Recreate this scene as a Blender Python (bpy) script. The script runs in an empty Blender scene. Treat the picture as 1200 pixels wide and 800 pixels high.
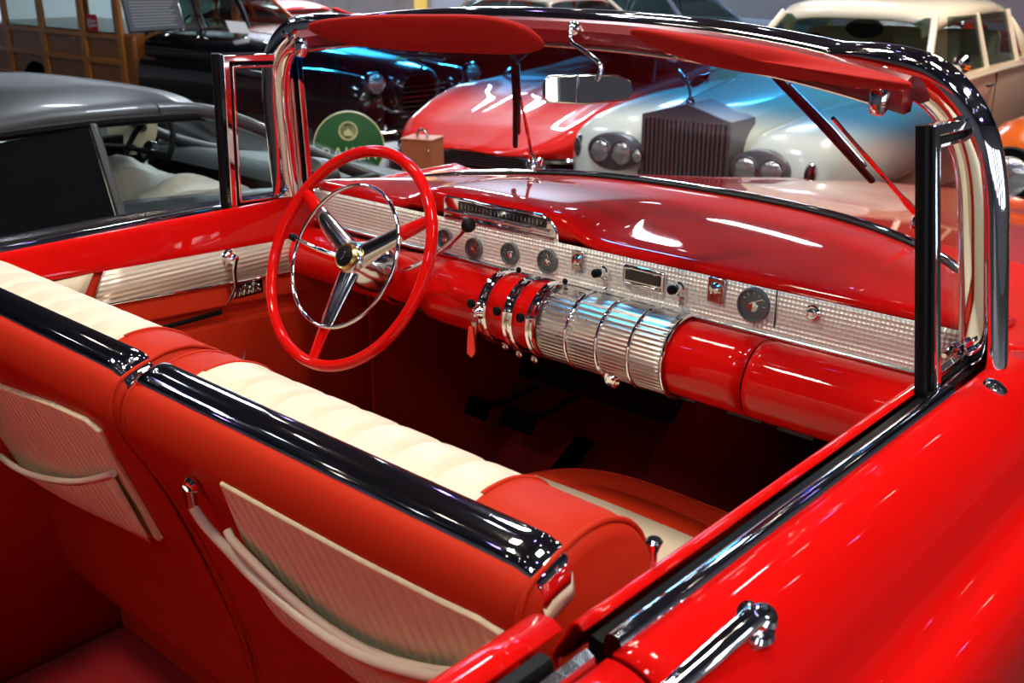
import bpy, math, random
from mathutils import Vector as V, Matrix
S = bpy.context.scene
PI = math.pi
# ------------------------------------------------------------ camera, world, lights, exposure
G = -0.35                                   # showroom ground level
YAW, PIT, FPX = math.radians(42), math.radians(20), 1237.0
CAM = V((1.27, -1.26, 1.5))
cd = bpy.data.cameras.new('camera'); camo = bpy.data.objects.new('camera', cd)
S.collection.objects.link(camo); S.camera = camo
camo.location = CAM; camo.rotation_euler = (PI/2-PIT, 0, YAW)
cd.sensor_width = 36; cd.lens = 36*FPX/1200; cd.clip_start = .02; cd.clip_end = 100
cd.dof.use_dof = True; cd.dof.focus_distance = 1.75; cd.dof.aperture_fstop = 8
S.view_settings.view_transform = 'Standard'; S.view_settings.look = 'None'
S.view_settings.gamma = 1; S.view_settings.use_curve_mapping = False
S.view_settings.exposure = 0.0
W = bpy.data.worlds.new('world'); S.world = W; W.use_nodes = True
W.node_tree.nodes['Background'].inputs[0].default_value = (.75, .8, 1, 1)
W.node_tree.nodes['Background'].inputs[1].default_value = 0.008
FV = V((-math.sin(YAW)*math.cos(PIT), math.cos(YAW)*math.cos(PIT), -math.sin(PIT)))
RV = V((math.cos(YAW), math.sin(YAW), 0)); UV = RV.cross(FV)
def ray(px, py): return FV+(px-600)/FPX*RV-(py-400)/FPX*UV
def at(px, py, x=None, y=None, z=None):     # pixel of the photo -> point on a given plane of the place
    r = ray(px, py)
    t = (x-CAM.x)/r.x if x is not None else (y-CAM.y)/r.y if y is not None else (z-CAM.z)/r.z
    return CAM+t*r

# ------------------------------------------------------------ materials
def mat(name, col, rough=.5, metal=0, coat=0, spec=None, bump=None, emit=None, sheen=0):
    m = bpy.data.materials.new(name); m.use_nodes = True
    nt = m.node_tree; p = nt.nodes['Principled BSDF']
    p.inputs['Base Color'].default_value = (*col, 1); p.inputs['Roughness'].default_value = rough
    p.inputs['Metallic'].default_value = metal; p.inputs['Coat Weight'].default_value = coat
    p.inputs['Coat Roughness'].default_value = .03; p.inputs['Coat IOR'].default_value = 1.3
    if spec is not None: p.inputs['Specular IOR Level'].default_value = spec
    if sheen: p.inputs['Sheen Weight'].default_value = sheen
    if emit: p.inputs['Emission Color'].default_value = (*emit[0], 1); p.inputs['Emission Strength'].default_value = emit[1]
    # subtle variation so that no surface is perfectly flat in colour
    tc = nt.nodes.new('ShaderNodeTexCoord')
    nz = nt.nodes.new('ShaderNodeTexNoise'); nz.inputs['Scale'].default_value = 9; nt.links.new(tc.outputs['Object'], nz.inputs['Vector'])
    mr = nt.nodes.new('ShaderNodeMapRange'); mr.inputs['To Min'].default_value = max(0, rough*.85); mr.inputs['To Max'].default_value = rough*1.15
    nt.links.new(nz.outputs['Fac'], mr.inputs['Value']); nt.links.new(mr.outputs['Result'], p.inputs['Roughness'])
    if bump:
        kind, scale, strength, dist = bump
        if kind == 'noise': t = nt.nodes.new('ShaderNodeTexNoise'); t.inputs['Scale'].default_value = scale; t.inputs['Detail'].default_value = 4; out = t.outputs['Fac']
        elif kind == 'vor': t = nt.nodes.new('ShaderNodeTexVoronoi'); t.inputs['Scale'].default_value = scale; out = t.outputs['Distance']; t.inputs['Randomness'].default_value = 0
        else:
            t = nt.nodes.new('ShaderNodeTexWave'); t.bands_direction = kind[-1].upper(); t.inputs['Scale'].default_value = scale; out = t.outputs['Fac']
        nt.links.new(tc.outputs['Object'], t.inputs['Vector'])
        b = nt.nodes.new('ShaderNodeBump'); b.inputs['Strength'].default_value = strength; b.inputs['Distance'].default_value = dist
        nt.links.new(out, b.inputs['Height']); nt.links.new(b.outputs['Normal'], p.inputs['Normal'])
    return m
def glass(name, tint, band=None, gloss=.02, rough=0.0):
    m = bpy.data.materials.new(name); m.use_nodes = True; nt = m.node_tree; nt.nodes.clear()
    o = nt.nodes.new('ShaderNodeOutputMaterial'); mx = nt.nodes.new('ShaderNodeMixShader')
    tr = nt.nodes.new('ShaderNodeBsdfTransparent'); gl = nt.nodes.new('ShaderNodeBsdfGlossy'); gl.inputs['Roughness'].default_value = rough
    lw = nt.nodes.new('ShaderNodeLayerWeight'); lw.inputs['Blend'].default_value = .5
    pw = nt.nodes.new('ShaderNodeMath'); pw.operation = 'POWER'; pw.inputs[1].default_value = 5
    fr = nt.nodes.new('ShaderNodeMath'); fr.operation = 'MULTIPLY_ADD'; fr.inputs[1].default_value = .35; fr.inputs[2].default_value = .012
    nt.links.new(lw.outputs['Facing'], pw.inputs[0]); nt.links.new(pw.outputs[0], fr.inputs[0])
    tr.inputs[0].default_value = (*tint, 1)
    if band:                                   # tinted shade band along the glass top (z0 clear -> z1 full)
        z0, z1, c = band
        g = nt.nodes.new('ShaderNodeNewGeometry'); sp = nt.nodes.new('ShaderNodeSeparateXYZ')
        mr = nt.nodes.new('ShaderNodeMapRange'); mr.interpolation_type = 'SMOOTHSTEP'
        mr.inputs['From Min'].default_value = z0; mr.inputs['From Max'].default_value = z1
        mc = nt.nodes.new('ShaderNodeMix'); mc.data_type = 'RGBA'
        mc.inputs[6].default_value = (*tint, 1); mc.inputs[7].default_value = (*c, 1)
        nt.links.new(g.outputs['Position'], sp.inputs[0]); nt.links.new(sp.outputs['Z'], mr.inputs['Value'])
        nt.links.new(mr.outputs['Result'], mc.inputs['Factor']); nt.links.new(mc.outputs[2], tr.inputs[0])
    nt.links.new(fr.outputs[0], mx.inputs[0]); nt.links.new(tr.outputs[0], mx.inputs[1])
    nt.links.new(gl.outputs[0], mx.inputs[2]); nt.links.new(mx.outputs[0], o.inputs[0])
    return m
M = dict(
 red=mat('red_paint', (.58, .003, .002), .5, coat=1, spec=.02),
 redvinyl=mat('red_vinyl', (.44, .024, .008), .48, spec=.06, bump=('noise', 260, .12, .002)),
 visor=mat('visor_vinyl', (.33, .010, .008), .65, spec=.1, bump=('noise', 300, .1, .002)),
 cream=mat('cream_vinyl', (.66, .58, .45), .42, bump=('noise', 220, .08, .002)),
 quilt=mat('quilted_cream_vinyl', (.82, .76, .48), .5, bump=('wavex', 14, .5, .004)),
 chrome=mat('chrome', (.82, .83, .86), .045, 1),
 worn=mat('worn_chrome', (.62, .62, .64), .14, 1, bump=('noise', 60, .12, .002)),
 dash=mat('engine_turned_metal', (.82, .78, .72), .38, .45, bump=('vor', 130, 1, .004)),
 rib=mat('ribbed_trim_metal', (.78, .70, .60), .34, .55, bump=('wavez', 30, .5, .003)),
 drum=mat('ribbed_speaker_metal', (.60, .59, .58), .28, 1, bump=('wavez', 40, .7, .003)),
 black=mat('black_rubber', (.003, .003, .0035), .5, spec=.12),
 gloss=mat('black_paint', (.004, .005, .006), .12, coat=1),
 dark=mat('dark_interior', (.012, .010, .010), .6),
 carpet=mat('red_carpet', (.42, .004, .008), .95, bump=('noise', 500, .8, .01)),
 gray=mat('grey_metallic_paint', (.020, .023, .028), .42, .1, coat=.3),
 white=mat('white_paint', (.76, .80, .74), .25, coat=1),
 beige=mat('sand_paint', (.74, .55, .40), .25, coat=1),
 creamp=mat('cream_paint', (.82, .74, .60), .25, coat=1),
 orange=mat('orange_paint', (.75, .12, .005), .25, coat=1),
 vred=mat('bright_red_paint', (.80, .008, .003), .5, coat=1, spec=.15),
 vblue=mat('silver_blue_paint', (.25, .32, .42), .3, .4, coat=.5),
 wood=mat('varnished_maple', (.50, .17, .02), .35, coat=.4, bump=('wavex', 6, .1, .002)),
 woodd=mat('mahogany_panel', (.30, .09, .012), .35, coat=.4, bump=('wavex', 9, .1, .002)),
 boxw=mat('box_wood', (.48, .13, .05), .5),
 cloth=mat('grey_dust_cloth', (.50, .49, .48), .8, bump=('noise', 18, .5, .02)),
 leather=mat('cream_leather', (.55, .48, .36), .5),
 green=mat('sign_green', (.015, .13, .035), .4), yellow=mat('sign_yellow', (.80, .75, .38), .4),
 gold=mat('gold', (.62, .45, .16), .25, 1),
 face=mat('gauge_face', (.10, .09, .08), .4, .4), pewter=mat('dark_pewter', (.15, .16, .18), .42, .6), paper=mat('paper', (.82, .83, .85), .6),
 slate=mat('placard_slate', (.10, .11, .13), .5), slate2=mat('placard_print', (.30, .31, .34), .6),
 lens=mat('lamp_lens', (.80, .82, .84), .10, .8, coat=1, bump=('wavex', 40, .3, .004)),
 amber=mat('amber_lens', (.8, .2, .02), .2),
 tyre=mat('tyre', (.012, .012, .012), .75), floor=mat('dark_concrete', (.05, .048, .05), .3, bump=('noise', 3, .05, .01)),
 wall=mat('white_corrugated_wall', (.78, .79, .82), .6, bump=('wavex', 4.2, .9, .03)),
 wall2=mat('grey_wall', (.16, .17, .20), .7), ceil=mat('dark_ceiling', (.022, .026, .045), .8),
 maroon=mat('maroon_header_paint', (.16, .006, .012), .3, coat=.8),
 tag=mat('red_fob', (.80, .03, .015), .4), redplain=mat('sticker_red', (.65, .02, .02), .5),
 gl=glass('clear_glass', (.93, .96, .95)),
 ws=glass('windshield_glass', (.93, .96, .95), band=(1.165, 1.255, (.03, .33, .66))),
 carglass=glass('car_glass', (.55, .62, .60)), darkglass=mat('privacy_glass', (.004, .005, .006), .06, coat=1),
 clearp=glass('clear_plastic', (.8, .8, .8), rough=.1),
)
def lampmat(n, c, s): return mat(n, (0, 0, 0), .5, emit=(c, s))

# ------------------------------------------------------------ mesh helpers
def cr(pts, n=8, closed=False):              # Catmull-Rom resampling
    P = [V(p) for p in pts]; L = len(P); out = []
    for i in range(L if closed else L-1):
        a, b, c, d = (P[(i-1) % L], P[i], P[(i+1) % L], P[(i+2) % L]) if closed else (P[max(i-1, 0)], P[i], P[i+1], P[min(i+2, L-1)])
        for k in range(n):
            t = k/n
            out.append(.5*((2*b)+(c-a)*t+(2*a-5*b+4*c-d)*t*t+(3*b-a-3*c+d)*t**3))
    if not closed: out.append(P[-1])
    return out
ORG = {}
class B:
    def __init__(s): s.v = []; s.f = []; s.m = []
    def add(s, vs, fs, mi=0):
        o = len(s.v); s.v += [V(p) for p in vs]
        for f in fs: s.f.append([i+o for i in f]); s.m.append(mi)
        return s
    def grid(s, rows, cu=False, cv=False, mi=0, caps=False, mf=None):
        R, C = len(rows), len(rows[0]); vs = [p for r in rows for p in r]; o = len(s.v); s.v += [V(p) for p in vs]
        for i in range(R if cu else R-1):
            for j in range(C if cv else C-1):
                a = i*C+j; b = i*C+(j+1) % C; c = ((i+1) % R)*C+(j+1) % C; d = ((i+1) % R)*C+j
                s.f.append([o+a, o+b, o+c, o+d]); s.m.append(mf(i, j) if mf else mi)
        if caps:
            s.f.append([o+j for j in range(C)][::-1]); s.m.append(mi)
            s.f.append([o+(R-1)*C+j for j in range(C)]); s.m.append(mi)
        return s
    def tube(s, pts, r, n=12, mi=0, closed=False, flat=1.0, up=None, caps=True):
        P = [V(p) for p in pts]; L = len(P); rows = []; nrm = None
        for i, p in enumerate(P):
            a = P[(i-1) % L] if closed or i else P[0]; b = P[(i+1) % L] if closed or i < L-1 else P[-1]
            t = (b-a).normalized()
            if up is not None: nrm = (V(up)-t*V(up).dot(t)).normalized()
            elif nrm is None:
                nrm = t.orthogonal().normalized()
            else: nrm = (nrm-t*nrm.dot(t)).normalized()
            bn = t.cross(nrm); rr = r[i] if isinstance(r, (list, tuple)) else r
            rows.append([p+rr*(math.cos(2*PI*k/n)*bn+flat*math.sin(2*PI*k/n)*nrm) for k in range(n)])
        return s.grid(rows, cu=closed, cv=True, mi=mi, caps=caps and not closed)
    def rev(s, prof, c, axis, n=32, mi=0, sx=1, up=(0, 0, 1)):       # prof: (radius, height along axis)
        ax = V(axis).normalized(); u = V(up)-ax*V(up).dot(ax)
        u = u.normalized() if u.length > 1e-3 else ax.orthogonal().normalized()
        w = ax.cross(u); c = V(c)
        rows = [[c+h*ax+r*(math.sin(2*PI*k/n)*u+sx*math.cos(2*PI*k/n)*w) for k in range(n)] for r, h in prof]
        s.grid(rows, cv=True, mi=mi, caps=False)
        o = len(s.v)-len(rows)*n
        if prof[0][0] > 1e-5: s.f.append([o+k for k in range(n)][::-1]); s.m.append(mi)
        if prof[-1][0] > 1e-5: s.f.append([o+(len(rows)-1)*n+k for k in range(n)]); s.m.append(mi)
        return s
    def box(s, c, d, rot=None, mi=0):
        c = V(c); x, y, z = [k/2 for k in d]
        vs = [V((i*x, j*y, k*z)) for i in (-1, 1) for j in (-1, 1) for k in (-1, 1)]
        if rot: vs = [rot @ p for p in vs]
        return s.add([c+p for p in vs], [(0, 1, 3, 2), (4, 6, 7, 5), (0, 4, 5, 1), (2, 3, 7, 6), (0, 2, 6, 4), (1, 5, 7, 3)], mi)
    def prism(s, pts, off, mi=0):             # closed planar outline + extrusion vector
        n = len(pts); a = [V(p) for p in pts]; b = [p+V(off) for p in a]
        return s.add(a+b, [list(range(n))[::-1], [n+i for i in range(n)]]+[[i, (i+1) % n, n+(i+1) % n, n+i] for i in range(n)], mi)
    def build(s, name, m, parent=None, bev=0, seg=2, sub=0, solid=0, ang=40, label=None, weld=False):
        import bmesh
        c = sum(s.v, V((0, 0, 0)))/len(s.v)
        me = bpy.data.meshes.new(name); me.from_pydata([p-c for p in s.v], [], s.f)
        ms = m if isinstance(m, (list, tuple)) else [m]
        for k in ms: me.materials.append(k)
        for p, i in zip(me.polygons, s.m): p.material_index = i
        bm = bmesh.new(); bm.from_mesh(me)
        if weld: bmesh.ops.remove_doubles(bm, verts=bm.verts, dist=1e-5)
        bmesh.ops.recalc_face_normals(bm, faces=bm.faces); bm.to_mesh(me); bm.free()
        me.polygons.foreach_set('use_smooth', [True]*len(me.polygons)); me.update()
        me.set_sharp_from_angle(angle=math.radians(ang))
        o = bpy.data.objects.new(name, me); S.collection.objects.link(o)
        if parent is not None: o.parent = parent; o.location = c-ORG[parent.name]
        else: o.location = c
        ORG[o.name] = c
        if solid: k = o.modifiers.new('thickness', 'SOLIDIFY'); k.thickness = abs(solid); k.offset = -1 if solid > 0 else 1
        if bev: k = o.modifiers.new('bevel', 'BEVEL'); k.width = bev; k.segments = seg; k.limit_method = 'ANGLE'; k.angle_limit = math.radians(35)
        if sub: k = o.modifiers.new('sub', 'SUBSURF'); k.levels = sub; k.render_levels = sub
        if label: o['label'] = label
        return o
def tag(o, label, cat, group=None):
    o['label'] = label; o['category'] = cat
    if group: o['group'] = group
    return o
def empty(name, loc, label, cat, rz=0, local=False, group=None):
    o = bpy.data.objects.new(name, None); S.collection.objects.link(o); o.location = loc; o.rotation_euler = (0, 0, rz)
    ORG[o.name] = V((0, 0, 0)) if local else V(loc)
    o.empty_display_size = .1
    return tag(o, label, cat, group)
def text(name, body, size, org, u, v, mt, parent, ext=.002, align='CENTER'):
    cu = bpy.data.curves.new(name, 'FONT'); cu.body = body; cu.size = size; cu.extrude = ext; cu.align_x = align; cu.align_y = 'CENTER'
    t = bpy.data.objects.new(name, cu); S.collection.objects.link(t)
    bpy.context.view_layer.update()
    me = bpy.data.meshes.new_from_object(t); bpy.data.objects.remove(t)
    me.materials.clear(); me.materials.append(mt)
    u = V(u).normalized(); v = V(v).normalized(); n = u.cross(v)
    R = Matrix((u, v, n)).transposed().to_4x4(); me.transform(R)
    o = bpy.data.objects.new(name, me); S.collection.objects.link(o); o.parent = parent; o.location = V(org)-ORG[parent.name]; ORG[o.name] = V(org)
    return o

# ------------------------------------------------------------ the hall
def struct(o): o['kind'] = 'structure'; return o
X0, X1, Y0, Y1, ZC = -22, 7, -8, 14, 4.6
struct(B().box((-7.5, 3, G-.05), (29.4, 22.4, .1)).build('floor', M['floor']))
struct(B().box((-7.5, 3, ZC+.05), (29.4, 22.4, .1)).build('ceiling', M['ceil']))
rows = []
for k in range(0, 29*8+1):                                      # real corrugation
    x = X0+k*.125; d = (0, .035, .035, 0)[k % 4]
    rows.append([(x, Y1-d, G), (x, Y1-d, ZC)])
struct(B().grid(rows).build('wall_back', M['wall'], solid=.02, ang=20))
px_ = at(493, 5, y=Y1-.12).x
struct(B().box((px_, Y1-.12, (ZC+G)/2), (.22, .16, ZC-G)).build('trim_1', mat('ochre_post', (.50, .32, .06), .6), bev=.01))
struct(B().box(((px_+X1)/2+.05, Y1-.06, (ZC+G)/2), (X1-px_-.3, .04, ZC-G)).build('trim_2', M['wall2'], bev=.005))
struct(B().box((X0-.05, 3, (ZC+G)/2), (.1, 22, ZC-G)).build('wall_left', M['wall']))
struct(B().box((X1+.05, 3, (ZC+G)/2), (.1, 22, ZC-G)).build('wall_right', M['wall2']))
struct(B().box((-7.5, Y0-.05, (ZC+G)/2), (29.2, .1, ZC-G)).build('wall_front', M['wall2']))

def ceiling_lamp(x, y, w, d, power, col, label, z=ZC, drop=.25):
    r = empty('ceiling_lamp', (x, y, z), label, 'lamp')
    b = B().box((x, y, z-drop), (w+.06, d+.06, .06)); b.build('housing', M['dark'], r, bev=.01)
    B().tube([(x, y, z), (x, y, z-drop)], .012).build('rod', M['dark'], r)
    B().box((x, y, z-drop-.033), (w, d, .006)).build('diffuser', lampmat('lamp_glow', col, 14), r)
    l = bpy.data.lights.new('lamp_light', 'AREA'); l.shape = 'RECTANGLE'; l.size = w; l.size_y = d; l.energy = power; l.color = col
    lo = bpy.data.objects.new('lamp_light', l); S.collection.objects.link(lo); lo.parent = r; lo.location = (0, 0, -drop-.05)
warm, cool, vio = (1, .86, .68), (.82, .9, 1), (.45, .3, 1)
STRIP = lampmat('strip_glow', (.9, .95, 1), 9)
BULB = {1: lampmat('violet_bulb', vio, 45), 2: lampmat('warm_bulb', warm, 30), 3: lampmat('cool_bulb', cool, 30)}
ceiling_lamp(.8, -.1, .35, .35, 27, warm, 'square warm lamp hanging right over the front seats', z=3.6)
ceiling_lamp(2.2, .35, .22, 1.2, 56, warm, 'long warm lamp added right of the red convertible for reflections in its belt chrome', z=3.8)  # unseen lamp added for a bright band in the belt chrome
ceiling_lamp(-.9, -1.45, .3, .3, 52, warm, 'warm lamp added over the rear seat of the red convertible to light its carpet', z=4.0)  # unseen lamp added to light the rear floor carpet
ceiling_lamp(-1.4, .15, .4, .4, 30, warm, 'warm lamp hanging between the red convertible and the grey coupe')
ceiling_lamp(.6, 3.4, .12, .35, 9, cool, 'cool lamp hanging over the red hood')
ceiling_lamp(-2.4, 2.6, .5, .5, 75, cool, 'cool lamp hanging in front of the white saloon grille')
ceiling_lamp(-6.0, 2.8, .9, .3, 70, cool, 'cool lamp hanging over the black wagon hood')
ceiling_lamp(-4.4, 6.6, .5, .3, 50, cool, 'cool lamp hanging over the red sports car')
ceiling_lamp(-.6, 6.9, .7, .7, 170, warm, 'warm lamp hanging over the white saloon roof')
ceiling_lamp(-12, 12.6, 2.0, .6, 800, cool, 'cool lamp added near the corrugated wall to brighten it')  # unseen lamp placed to brighten the corrugated wall
ceiling_lamp(-17, 12.4, 2.4, .8, 700, cool, 'large cool lamp added to brighten the left end of the corrugated wall')  # second unseen lamp, added for the left end of that wall
ceiling_lamp(-5, 10.5, 1.5, .6, 150, cool, 'cool lamp hanging over the farthest cars')
ceiling_lamp(-4.6, -1.6, .6, .3, 26, cool, 'cool lamp hanging behind the grey coupe')
ceiling_lamp(1.2, -3.6, .3, .9, 38, cool, 'narrow cool fill light added behind the red convertible')  # unseen fill added for the rear faces of the seat backs
ceiling_lamp(3.6, -.6, .12, .9, 10, vio, 'violet strip lamp hanging right of the red convertible', z=3.4)
random.seed(11)                                                  # small unseen bulbs added for sparkle in paint and chrome
k = 0
for i in range(9):
    for j in range(7):
        x, y = -6.5+i*1.35+random.uniform(-.2, .2), -4.5+j*1.8+random.uniform(-.3, .3)
        c = vio if (i*3+j) % 5 == 0 else warm if (i+j) % 2 else cool
        o = B().rev([(0, -.035), (.02, -.028), (.03, 0), (.02, .03), (.014, .06), (.014, .12)], (x, y, ZC-.12), (0, 0, 1), 12).build('added_bulb', BULB[1 if c is vio else 2 if c is warm else 3])
        tag(o, 'small unseen bulb added on the ceiling for sparkle in paint and chrome', 'bulb', 'added sparkle bulbs')
for k in range(8):  # unseen light strips added for streaks in the pillar chrome and door paint
    wy = -5.6+1.45*k
    w_ = empty('added_strip_light', (X1, wy, 1.6), 'tall narrow light strip added on the unseen right wall for reflections', 'lamp', group='added strip lights on the right wall')
    B().box((X1-.03, wy, 1.6), (.06, .34, 2.3)).build('housing', M['dark'], w_, bev=.01)
    B().box((X1-.065, wy, 1.6), (.01, .28, 2.2)).build('diffuser', STRIP, w_)
# ------------------------------------------------------------ THE RED CONVERTIBLE
car = empty('convertible_car', (0, .6, G), 'red 1950s convertible with open top and red and cream interior, filling the foreground', 'car')
def lerp(a, b, t): return a+(b-a)*t
def interp(tab, x):
    if x <= tab[0][0]: return tab[0][1]
    for (a, b), (c, d) in zip(tab, tab[1:]):
        if x <= c: return lerp(b, d, (x-a)/(c-a))
    return tab[-1][1]
OUT = [(.835, .950), (.85, .9515), (.87, .947), (.895, .932), (.917, .908), (.932, .882), (.940, .858), (.949, .838), (.962, .826),
       (.985, .818), (1.008, .803), (1.022, .772), (1.026, .72), (1.022, .60), (1.012, .42), (1.0, .22), (.97, .0), (.93, -.14)]
OUTS = cr([(x, 0, z) for x, z in OUT], 3)
def side_rows(ys, s, pts=OUTS): return [[(s*p.x, y, p.z) for p in pts] for y in ys]
def lin(a, b, n): return [lerp(a, b, k/(n-1)) for k in range(n)]
# --- cowl, hood and front fenders
def wsx(y): return .80*max(0, 1-((y-.25)/.55)**2)**(1/3) if y < .8 else 0
def hoodz(x, y): return interp([(.2, .955), (.6, .975), (.8, .985), (.9, .935), (1.5, .85), (2.2, .75), (2.9, .66)], y)-(abs(x)/.86)**2*interp([(.3, .01), (.8, .035), (1.5, .03), (2.9, .06)], y)
rows = []
for y in [.335, .36, .4, .45, .5, .56, .62, .68, .73, .765, .785, .797, .8]+lin(.85, 2.9, 22):
    xi = wsx(y); half = [(lerp(xi, .835, t), y) for t in lin(0, 1, 12)]
    row = [(x, y, lerp(hoodz(x, y), .95 if y < .9 else hoodz(.86, y)+.01, max(0, (x-.6)/.235)**2 if x > .6 else 0)) for x, y in half]
    dz = row[-1][2]-.95
    row += [(p.x-interp([(.3, 0), (1.5, .01), (2.9, .10)], y)*(1 if p.x > .9 else .5), y, p.z+dz*(.95-p.z > -.01 and max(0, 1-(.95-p.z)*2) or 1)) for p in OUTS[1:]]
    rows.append(row)
b = B().grid(rows); b.grid([[(-p[0], p[1], p[2]) for p in r] for r in rows])
b.build('hood_and_fenders', M['red'], car, solid=.01, weld=True, ang=50)
# --- doors (outer skin, inner flange, belt trim) and quarter panels
def rail(s, ys, name, parent, pts, m, caps=True, bev=0):
    rows = [[(s*x, y, z) for x, z in pts] for y in ys]
    return B().grid(rows, cv=True, caps=caps).build(name, m, parent, bev=bev)
def make_door(s):
    d = B().grid(side_rows(lin(-.650, .330, 30), s)).build('door', M['red'], car, solid=.006*s, label=None)
    rail(s, lin(-.645, .10, 12), 'belt_molding', d, [(.822, .940), (.821, .953), (.823, .960), (.828, .964), (.834, .964), (.839, .960), (.841, .953), (.841, .942)], M['chrome'])
    rail(s, lin(-.645, .10, 12), 'window_seal', d, [(.805, .925), (.805, .950), (.809, .953), (.820, .950), (.820, .925)], M['black'])
    # inner flange and painted shoulder
    pr = cr([(.803, 0, .956), (.796, 0, .961), (.787, 0, .956), (.780, 0, .940), (.772, 0, .918), (.766, 0, .893), (.778, 0, .885)], 4)
    def prx(p, y): return (s*p.x, y, p.z-.045*(y+.3)*max(0, min(1, (.94-p.z)/.04)))
    B().grid([[prx(p, y) for p in pr] for y in lin(-.648, .46, 24)]).build('inner_sill', M['red'], d, solid=.004)
    return d
doorR = make_door(1); doorL = make_door(-1)
def bandz(y): return .878-.045*y, .800-.065*y
def inner_panels(s, door):
    X = .775
    # lower padded vinyl panel with a moulded step
    rows = []
    for y in lin(-.648, .46, 26):
        zb = bandz(y)[1]
        rows.append([(s*X, y, bandz(y)[0]+.008), (s*X, y, zb), (s*(X-.004), y, zb-.012), (s*(X-.010), y, zb-.03), (s*(X-.012), y, zb-.05), (s*(X+.004), y, zb-.062),
                     (s*(X+.004), y, zb-.09), (s*(X-.006), y, zb-.10), (s*(X-.006), y, zb-.30), (s*(X-.004), y, .02)])
    B().grid(rows).build('lower_trim', M['redvinyl'], door, solid=.006)
    def band(y0a, y0b, y1, name, m, n=16):
        rows = []
        for t in lin(0, 1, n):
            ya, yb = lerp(y0a, y1, t), lerp(y0b, y1, t)
            rows.append([(s*(X-.006), ya, bandz(ya)[0]-.001), (s*(X-.006), yb, bandz(yb)[1]+.001)])
        return B().grid(rows).build(name, m, door, solid=.004)
    band(-.262, -.300, .46, 'ribbed_trim', M['rib'])
    rows = [[(s*(X-.006), lerp(-.648, a, t), z) for a, z in ((-.285, bandz(-.3)[0]-.002), (-.325, bandz(-.3)[1]+.006))] for t in lin(0, 1, 12)]
    B().grid(rows).build('upholstered_insert', M['cream'], door, solid=.004)
    B().tube([(s*(X-.010), y, bandz(y)[1]) for y in lin(-.30, .46, 12)], .0025, 8).tube([(s*(X-.010), -.262, bandz(-.262)[0]), (s*(X-.010), -.30, bandz(-.3)[1])], .002, 8).build('trim_bead', M['chrome'], door)
    # window crank
    cy, cz = .035, .857
    k = B().rev([(.020, 0), (.020, .006), (.013, .014), (.012, .028), (.006, .032)], (s*(X-.006), cy, cz), (-s, 0, 0)).build('window_crank', M['chrome'], door)
    xx = s*(X-.034)
    B().tube(cr([(xx, cy+.004, cz), (xx, cy-.004, cz-.03), (xx, cy-.004, cz-.06), (xx, cy-.018, cz-.085), (xx, cy-.035, cz-.102)], 5),
             [.009]*6+[.0085]*6+[.006]*6+[.004]*3, 10, flat=.6).build('crank_arm', M['chrome'], k)
    # chrome script badge
    bd = B().box((s*(X-.009), .078, .772), (.004, .085, .034)).build('script_badge', M['worn'], door, bev=.001)
    b2 = B()
    for j in range(6):
        y = .045+j*.0125
        b2.tube(cr([(s*(X-.013), y-.006, .762), (s*(X-.014), y, .786-(j % 2)*.006), (s*(X-.013), y+.005, .762), (s*(X-.013), y+.008, .768)], 3), .0015, 6)
    b2.build('badge_script', M['chrome'], bd)
    # pull recess and a remote handle further down
    B().box((s*(X-.010), -.08, .735), (.008, .17, .012)).build('pull_slot', M['black'], door, bev=.003)
    c = B().rev([(.012, 0), (.012, .01), (.008, .018)], (s*(X-.006), .345, .815), (-s, 0, 0)).build('latch_handle', M['chrome'], door)
    B().tube([(s*(X-.022), .345, .815), (s*(X-.026), .375, .812), (s*(X-.020), .42, .805)], [.006, .006, .004], 8).build('lever', M['chrome'], c)
inner_panels(-1, doorL); inner_panels(1, doorR)
# outer pull handle on the near door
hb = B().rev([(.021, -.004), (.022, .003), (.018, .006), (.012, .004), (.010, .012), (.013, .018), (.009, .022)], (.893, -.515, .936), (.62, 0, .78), sx=1).build('outside_handle', M['chrome'], doorR)
hp = cr([(.901, -.500, .946), (.902, -.512, .952), (.899, -.53, .953), (.896, -.56, .949), (.893, -.60, .944), (.890, -.635, .940), (.886, -.665, .933)], 6)
B().tube(hp, [.007+.004*math.sin(i/36*PI) for i in range(len(hp))], 14, flat=.55, up=(.62, 0, .78)).build('pull_bar', M['chrome'], hb)
B().rev([(.016, -.004), (.017, .002), (.012, .010)], (.886, -.665, .926), (.6, 0, .8)).build('handle_base', M['chrome'], hb)
kb = B().rev([(.0035, -.004), (.0038, .016), (.0065, .024), (.0085, .029), (.006, .032)], (.790, -.528, .957), (0, 0, 1), 20).build('lock_knob', M['chrome'], doorR)
B().rev([(.0035, -.004), (.0038, .016), (.0065, .024), (.0085, .029), (.006, .032)], (-.790, -.50, .957), (0, 0, 1), 20).build('lock_knob', M['chrome'], doorL)
# round emblem on the cowl beside the pillar
eb = B().rev([(.0, .004), (.012, .004), (.016, .002), (.017, -.003)], (.868, .175, .948), (.4, 0, .9)).build('cowl_emblem', M['worn'], doorR)
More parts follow.
